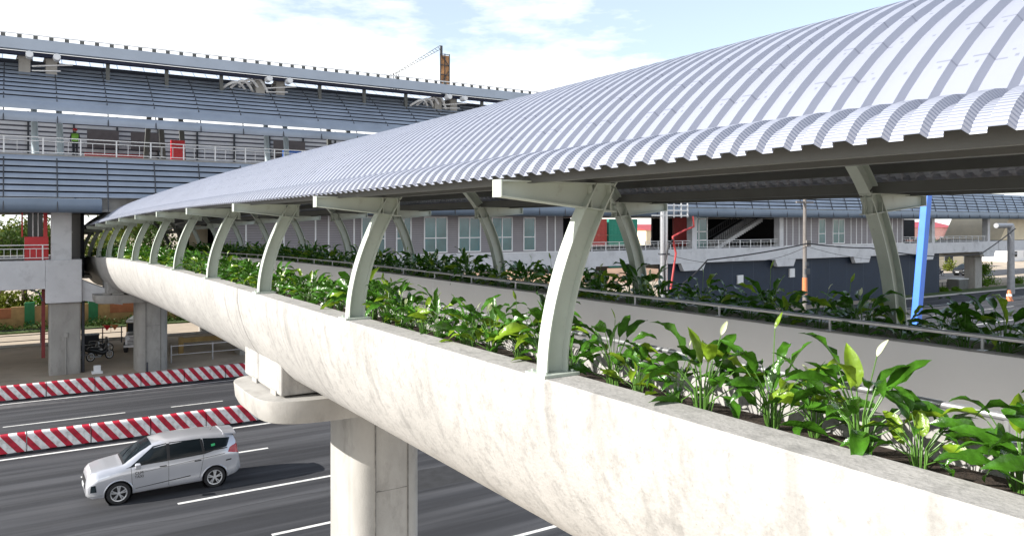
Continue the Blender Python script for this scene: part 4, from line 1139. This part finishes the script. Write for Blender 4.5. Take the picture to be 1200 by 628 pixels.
def make_car(name, paint, label, cat, loc, rz, plate=True, taxi=True, scale=1.0):
    root = empty(name, loc, rz, label=label, cat=cat)   # local: +x is the tail, nose at x=0
    root.scale = (scale,)*3
    LS = sorted(set([0,.02,.05,.1,.16,.25] + [round(.35+.1*i, 3) for i in range(38)] + [4.1,4.15,4.2,4.25,4.3,4.35,4.4,4.43,4.46,4.48]))
    mb = MB(); rings = []
    for l in LS:
        P = section(l); rings.append([(l, y, z) for y, z in P] + [(l, -y, z) for y, z in reversed(P[1:-1])])
    mb.loft(rings); body = mb.build('body', paint, root, smooth=32)
    for wx in (.86, 3.635):
        cb = MB(); cb.lathe([(0,-1.2),(.385,-1.2),(.385,1.2),(0,1.2)], 'y', 40, (wx, 0, .325)); cut = cb.build('cutter', paint)
        cut.parent = root
        md = body.modifiers.new('arch', 'BOOLEAN'); md.object = cut; md.operation = 'DIFFERENCE'; md.solver = 'EXACT'
        bpy.context.view_layer.update()
        dg = bpy.context.evaluated_depsgraph_get(); me = bpy.data.meshes.new_from_object(body.evaluated_get(dg)); body.modifiers.clear(); old = body.data; body.data = me
        bpy.data.objects.remove(cut)
        for s in (-1, 1):
            mb = MB(); mb.lathe([(.0,s*.38),(.382,s*.38),(.382,s*.80)], 'y', 36, (wx, 0, .325)); mb.build('wheel_arch', M['trim'], root, smooth=40)
            # painted arch lip
            mb = MB(); pts = []
            for k in range(21):
                a = PI*k/20*1.06-.09; x = wx+.405*math.cos(a); z = .325+.405*math.sin(a); z = max(z, .27)
                pts.append((x, s*(hw(x, z)+.002), z))
            mb.tube(pts, .02, 6); mb.build('arch_lip', paint, root, smooth=60)
            wheel(root, (wx, s*.755, .335), s)
    for s in (-1, 1):
        # side glass
        for nm, bot, top in (('window', [(1.16,1.065),(2.22,1.085)], [(1.84,1.555),(2.22,1.60)]),
                             ('window', [(2.30,1.085),(3.28,1.12)], [(2.30,1.605),(3.24,1.59)]),
                             ('quarter_window', [(3.34,1.125),(4.02,1.26)], [(3.30,1.585),(4.14,1.50)])):
            mb = MB(); side_patch(mb, bot, top, s, .007); mb.build(nm, M['glass'], root, smooth=60)
        mb = MB(); side_patch(mb, [(1.05,1.045),(4.05,1.205)], [(1.16,1.075),(4.02,1.235)], s, .010, 30, 1)       # belt moulding
        side_patch(mb, [(2.215,1.09),(2.305,1.09)], [(2.215,1.58),(2.305,1.58)], s, .009, 2, 6)
        side_patch(mb, [(3.275,1.12),(3.345,1.125)], [(3.20,1.565),(3.285,1.56)], s, .009, 2, 6)
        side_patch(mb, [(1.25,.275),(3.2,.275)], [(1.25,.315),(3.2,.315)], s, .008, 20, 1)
        side_patch(mb, [(1.32,.40),(2.9,.50)], [(1.32,.415),(2.9,.53)], s, .004, 20, 1)  # dark strip standing in for shade in the rocker recess, no moulding
        side_patch(mb, [(1.5,.865),(3.95,1.045)], [(1.5,.87),(3.95,1.06)], s, .003, 20, 1)  # thin dark line painted as crease shading along the door character line
        mb.build('moulding_and_crease_shade', M['trim'], root, smooth=60)
        mb = MB()
        for bot, top in (([(1.235,.34),(1.245,.34)], [(1.195,1.04),(1.205,1.04)]), ([(2.255,.33),(2.265,.33)], [(2.255,1.08),(2.265,1.08)]), ([(3.17,.40),(3.18,.40)], [(3.30,1.11),(3.31,1.11)])):
            side_patch(mb, bot, top, s, .003, 1, 10)
        mb.build('door_seam', M['trim'], root)
        for hx in (2.10, 3.12):
            mb = MB(); z = .955; y = hw(hx, z)
            mb.loft([[(hx-.10, s*(y-.01), z-.018), (hx-.10, s*(y+.030), z-.012), (hx-.10, s*(y+.030), z+.012), (hx-.10, s*(y-.01), z+.018)], [(hx+.10, s*(y-.01), z-.018), (hx+.10, s*(y+.034), z-.012), (hx+.10, s*(y+.034), z+.012), (hx+.10, s*(y-.01), z+.018)]])
            mb.build('door_handle', M['trim'], root, bevel=.006)
        mb = MB(); mb.loft([[(1.44, s*(.86), 1.03),(1.44, s*1.12, 1.03),(1.44, s*1.13, 1.21),(1.44, s*.90, 1.19)],[(1.30, s*.86, 1.04),(1.28, s*1.08, 1.04),(1.28, s*1.09, 1.19),(1.30, s*.90, 1.18)]]); mb.build('wing_mirror', paint, root, bevel=.03)
        # lamps
        mb = MB(); side_patch(mb, [(.06,.74),(.62,.895)], [(.10,.80),(.60,.925)], s, .008, 10, 3); mb.build('headlight', M['lampg'], root, smooth=60)
        mb = MB(); side_patch(mb, [(.10,.46),(.27,.48)], [(.12,.66),(.24,.68)], s, .008, 6, 5); mb.build('lower_headlight', M['glass'], root, smooth=60)
        mb = MB(); side_patch(mb, [(4.05,1.08),(4.42,.98)], [(4.12,1.22),(4.36,1.30)], s, .008, 8, 5); mb.build('tail_light', M['tail'], root, smooth=60)
        mb = MB(); side_patch(mb, [(.02,.36),(.45,.34)], [(.02,.43),(.42,.40)], s, .01, 8, 3); mb.build('chrome_skirt', M['rim'], root, smooth=60)
        mb = MB(); side_patch(mb, [(3.98,.80),(4.16,.81)], [(3.98,.84),(4.16,.85)], s, .004, 4, 1); mb.build('side_reflector', M['trim'], root)
    mb = MB(); top_patch(mb, 1.04, 1.80, lambda t: -(.66-.13*t), lambda t: .66-.13*t); mb.build('windscreen', M['glass'], root, smooth=60)
    mb = MB(); top_patch(mb, .98, 1.045, lambda t: -.66, lambda t: .66, .010, 2); mb.build('wiper_cowl', M['trim'], root, smooth=60)
    mb = MB(); mb.bar((1.05, -.5, topz(1.05,.5)+.03), (1.45, -.05, topz(1.45,.05)+.03), .015, .015); mb.bar((1.05, .1, topz(1.05,.1)+.03), (1.4, .5, topz(1.4,.5)+.03), .015, .015); mb.build('wiper', M['trim'], root)
    mb = MB(); top_patch(mb, 4.24, 4.36, lambda t: -.52, lambda t: .52, .01); mb.build('rear_window', M['glass'], root, smooth=60)
    mb = MB(); mb.loft([[(3.95,y,topz(3.95,abs(y))+.004),(4.36,y*.95,topz(4.12,abs(y))-.01),(4.36,y*.95,topz(4.12,abs(y))+.03),(3.95,y,topz(3.95,abs(y))+.03)] for y in (-.58,-.3,0,.3,.58)]); mb.build('spoiler', paint, root, bevel=.01)
    mb = MB(); mb.tube([(3.62,-.1,1.65),(3.78,-.1,1.86)], .006, 5); mb.build('aerial', M['trim'], root)
    # nose
    mb = MB()
    rows = []
    for z in (.50,.58,.66,.73,.78):
        lx = [l/200 for l in range(0, 60)]
        row = []
        for k in range(9):
            y = -.42 + .84*k/8
            l_ = next((l for l in lx if interp(ZT, l) > z and hw(l, z) > abs(y)), .1)
            row.append(mb.bm.verts.new((l_-.014, y, z)))
        rows.append(row)
    for a, b in zip(rows, rows[1:]):
        for k in range(8): mb.bm.faces.new((a[k], a[k+1], b[k+1], b[k]))
    mb.build('grille', M['trim'], root)
    mb = MB(); mb.box(-.035,-.018,-.22,.22,.50,.60); mb.build('number_plate', M['white'], root)
    mb = MB(); mb.box(4.47,4.492,-.24,.24,.78,.90); mb.build('number_plate', M['white'], root)
    if taxi:
        for txt, z, sz in (('CLM', .83, .12), ('TAXI', .72, .115)):
            cu = bpy.data.curves.new('door_lettering', 'FONT'); cu.body = txt; cu.size = sz; cu.extrude = .002; cu.align_x = 'CENTER'
            cu.materials.append(M['trim'])
            t0 = bpy.data.objects.new('tmp', cu); C.objects.link(t0); bpy.context.view_layer.update()
            me = bpy.data.meshes.new_from_object(t0.evaluated_get(bpy.context.evaluated_depsgraph_get())); bpy.data.objects.remove(t0)
            for sg in (1, -1):
                t = bpy.data.objects.new('door_lettering', me); C.objects.link(t); t.parent = root
                t.location = (1.42, sg*(hw(1.42, z+.05)+.012), z); t.rotation_euler = (PI/2, 0, PI if sg > 0 else 0)
        mb = MB(); side_patch(mb, [(3.54,1.32),(3.66,1.335)], [(3.54,1.39),(3.66,1.40)], -1, .011, 2, 2); mb.build('window_sticker', M['gsticker'], root)
    return root
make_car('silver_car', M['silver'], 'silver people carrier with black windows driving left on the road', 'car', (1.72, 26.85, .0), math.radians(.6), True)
make_car('dark_suv', M['black_paint'], 'black estate car on the side road seen under the station', 'car', (128.6, 65.8, .004), math.radians(-2), True, False, 1.12)

# ------------------------------------------------------------------ people and motorcycles
def skin_body(name, joints, edges, m, parent):
    me = bpy.data.meshes.new(name); me.from_pydata([j[0] for j in joints], edges, []); ob = bpy.data.objects.new(name, me); C.objects.link(ob)
    md = ob.modifiers.new('skin', 'SKIN'); 
    for i, j in enumerate(joints):
        me.skin_vertices[0].data[i].radius = (j[1], j[1]*.85)
    me.skin_vertices[0].data[0].use_root = True
    sb = ob.modifiers.new('sub', 'SUBSURF'); sb.levels = 1; sb.render_levels = 1
    bpy.context.view_layer.update(); dg = bpy.context.evaluated_depsgraph_get()
    m2 = bpy.data.meshes.new_from_object(ob.evaluated_get(dg)); bpy.data.objects.remove(ob)
    m2.materials.append(m); m2.polygons.foreach_set('use_smooth', [True]*len(m2.polygons))
    o = bpy.data.objects.new(name, m2); C.objects.link(o); o.parent = parent
    return o
def person(loc, rz, label, pose='stand', top='cloth_g', helmet='red'):
    root = empty('person', loc, rz, label=label, cat='person')
    if pose == 'stand':
        J = [((0,0,.95),.13),((0,0,1.2),.14),((0,0,1.42),.13),((0,0,1.52),.055),((0,.01,1.64),.095),
             ((.09,0,.9),.09),((.10,.02,.48),.06),((.11,0,.08),.04),((.11,.14,.03),.04),((-.09,0,.9),.09),((-.10,.02,.48),.06),((-.11,0,.08),.04),((-.11,.14,.03),.04),
             ((.19,0,1.40),.055),((.25,.03,1.12),.042),((.22,.18,.95),.032),((.20,.26,.92),.035),((-.19,0,1.40),.055),((-.25,.03,1.12),.042),((-.22,.18,.95),.032),((-.20,.26,.92),.035)]
    else:
        J = [((0,0,.80),.14),((0,.08,1.05),.15),((0,.16,1.27),.13),((0,.19,1.36),.055),((0,.22,1.48),.095),
             ((.12,.02,.78),.09),((.20,.42,.70),.07),((.20,.36,.30),.045),((.20,.5,.26),.04),((-.12,.02,.78),.09),((-.20,.42,.70),.07),((-.20,.36,.30),.045),((-.20,.5,.26),.04),
             ((.19,.16,1.24),.055),((.28,.34,1.06),.045),((.28,.58,1.02),.035),((.28,.64,1.02),.035),((-.19,.16,1.24),.055),((-.28,.34,1.06),.045),((-.28,.58,1.02),.035),((-.28,.64,1.02),.035)]
    E_ = [(0,1),(1,2),(2,3),(3,4),(0,5),(5,6),(6,7),(7,8),(0,9),(9,10),(10,11),(11,12),(2,13),(13,14),(14,15),(15,16),(2,17),(17,18),(18,19),(19,20)]
    skin_body('body', J, E_, M['cloth_d'], root)
    hz = J[4][0]
    mb = MB(); mb.lathe([(.085,-.02),(.125,.0),(.125,.04),(.09,.11),(0,.14)], 'z', 16, (0, hz[1], hz[2])); mb.build('helmet', M[helmet], root, smooth=60)
    mb = MB(); mb.lathe([(.0,-.11),(.05,-.10),(.082,-.02),(.08,.03)], 'z', 12, (0, hz[1]+.025, hz[2])); mb.build('face', M['skin'], root, smooth=60)
    if pose == 'stand':
        mb = MB(); mb.loft([[(x*sx_, y*sx_, z) for x, y in superel(0,0,.21,.15,2.5,16)] for z, sx_ in ((.98,.82),(1.2,.88),(1.42,.95),(1.46,.6))]); mb.build('vest', M[top], root, smooth=60)
    return root
person((2.85, 51.6, 12.3), PI, 'small figure in green vest and red helmet on the station platform', 'stand')

def motorbike(loc, rz, label, m='trim', group=None):
    r = empty('motorcycle', loc, rz, label=label, cat='motorcycle', group=group)    # nose towards +y
    for y in (-.62, .64):
        e = empty('wheel', (0, y, .3), parent=r)
        mb = MB(); mb.lathe([(.24,-.04),(.28,-.05),(.30,0),(.28,.05),(.24,.04),(.235,0),(.24,-.04)], 'x', 24); mb.build('tyre', M['tyre'], e, smooth=50)
        mb = MB(); mb.lathe([(.20,-.02),(.24,-.02),(.24,.02),(.20,.02),(.20,-.02)], 'x', 20)
        for k in range(6): mb.bar((0,0,0), (0, math.cos(k*PI/3)*.22, math.sin(k*PI/3)*.22), .02, .015)
        mb.build('rim', M['rim'], e)
    mb = MB(); mb.loft([[(x*a, y, z+b*h_) for (x, z) in superel(0,0,.13,.17,2.6,14)] for (y, z0, a, h_, b) in ()] or [[(q[0]*a, y, zc+q[1]*h_) for q in superel(0,0,1,1,2.6,14)] for (y, zc, a, h_) in ((-.85,.78,.05,.04),(-.6,.70,.13,.13),(-.2,.58,.15,.18),(.1,.45,.16,.14),(.35,.50,.14,.18),(.45,.75,.16,.18),(.42,.98,.10,.06))]); mb.build('body', M[m], r, smooth=50)
    mb = MB(); mb.loft([[(q[0]*a, y, zc+q[1]*.05) for q in superel(0,0,1,1,3,12)] for (y, zc, a) in ((-.8,.86,.09),(-.5,.84,.15),(-.1,.79,.13),(.12,.80,.07))]); mb.build('seat', M['trim'], r, smooth=50)
    mb = MB(); mb.tube([(-.34,.30,1.03),(-.15,.40,1.05),(.15,.40,1.05),(.34,.30,1.03)], .018, 8); mb.build('handlebar', M['trim'], r)
    mb = MB(); mb.bar((.08,.66,.3),(.06,.45,.9),.03,.03); mb.bar((-.08,.66,.3),(-.06,.45,.9),.03,.03); mb.build('fork', M['galv'], r)
    mb = MB(); mb.lathe([(0,.07),(.08,.05),(.09,-.02),(.07,-.06)], 'y', 14, (0,.52,.88)); mb.build('headlight', M['lampg'], r, smooth=50)
    mb = MB(); mb.tube([(.16,-.05,.25),(.17,-.5,.30),(.17,-.75,.36)], [.03,.05,.045], 8); mb.build('exhaust', M['galv'], r, smooth=50)
    return r
motorbike((4.35, 54.2, -.02), math.radians(-60), 'nearest black motorcycle parked between the two left piers', group='parked motorcycles')
motorbike((3.9, 55.4, -.02), math.radians(-64), 'middle one of three black motorcycles parked between the left piers', group='parked motorcycles')
motorbike((4.6, 57.0, -.02), math.radians(-58), 'farthest of three black motorcycles parked between the left piers', group='parked motorcycles')
motorbike((126.0, 67.2, .0), math.radians(80), 'dark motorcycle ahead of the black car on the side road', 'trim')
person((126.0, 67.2, .0), math.radians(80), 'dark-clad rider seated on the motorcycle near the black car', 'sit', helmet='trim')
q = MB(); q.box(0,1.0,0,.8,0,1.0); o = q.build('storage_crate', M['void'], bevel=.03); o.location = (3.65, 58.6, -.02); tag(o, 'black boxy crate behind the parked motorcycles', 'crate')
MB().box(-.03,1.03,-.03,.83,1.001,1.07).build('lid', M['dark'], o)

# jeepney behind the second pier
jp = empty('jeepney', (7.4, 55.5, -.02), math.radians(75), label='striped jeepney half hidden behind the left footbridge pier', cat='jeepney')
mb = MB(); mb.box(1.5,5.6,0,1.7,.55,1.25); mb.box(1.5,5.6,0,1.7,1.85,2.05); mb.box(.15,1.5,.15,1.55,.55,1.2); mb.build('body', M['rim'], jp, bevel=.05)
for x in (1.5,2.4,3.3,4.2,5.5):
    for y in (.02, 1.6): mb = MB(); mb.box(x,x+.1,y,y+.08,1.25,1.85); mb.build('window_pillar', M['yel'], jp)
mb = MB(); mb.box(1.48,1.5,.1,1.6,1.27,1.83); mb.build('windscreen', M['glass'], jp)
mb = MB()
for i in range(6): mb.box(.12,.15,.3,1.4,.62+i*.09,.66+i*.09)
for i in range(7): mb.box(1.7+i*.5,1.9+i*.5,-.015,-.002,.65,1.15)
mb.build('grille_bar', M['trim'], jp)
for y in (.35, 1.35):
    mb = MB(); mb.lathe([(0,-.04),(.1,-.03),(.11,.02)], 'x', 14, (.12, y, 1.0)); mb.build('headlight', M['lampg'], jp, smooth=50)
mb = MB(); mb.box(-.05,.1,.1,1.6,.42,.56); mb.build('bumper', M['rim'], jp)
for x in (.75, 4.6):
    for y, s in ((.12, -1), (1.58, 1)): wheel(jp, (x, y, .36), s, .36)
for i, (x, y, m_, t) in enumerate(((5.1, 61.2, 'red', 'small red pennant hanging on the black fence between the left piers'), (5.6, 61.25, 'orange', 'small orange pennant on the black fence beside the red one'))):
    q = MB(); q.face([(0,0,0),(.5,0,-.05),(.25,.05,-.45)]); q.tube([(0,0,.05),(0,0,-.6)], .015, 6); o = q.build('pennant', M[m_]); o.location = (x, y, 1.35); tag(o, t, 'pennant')
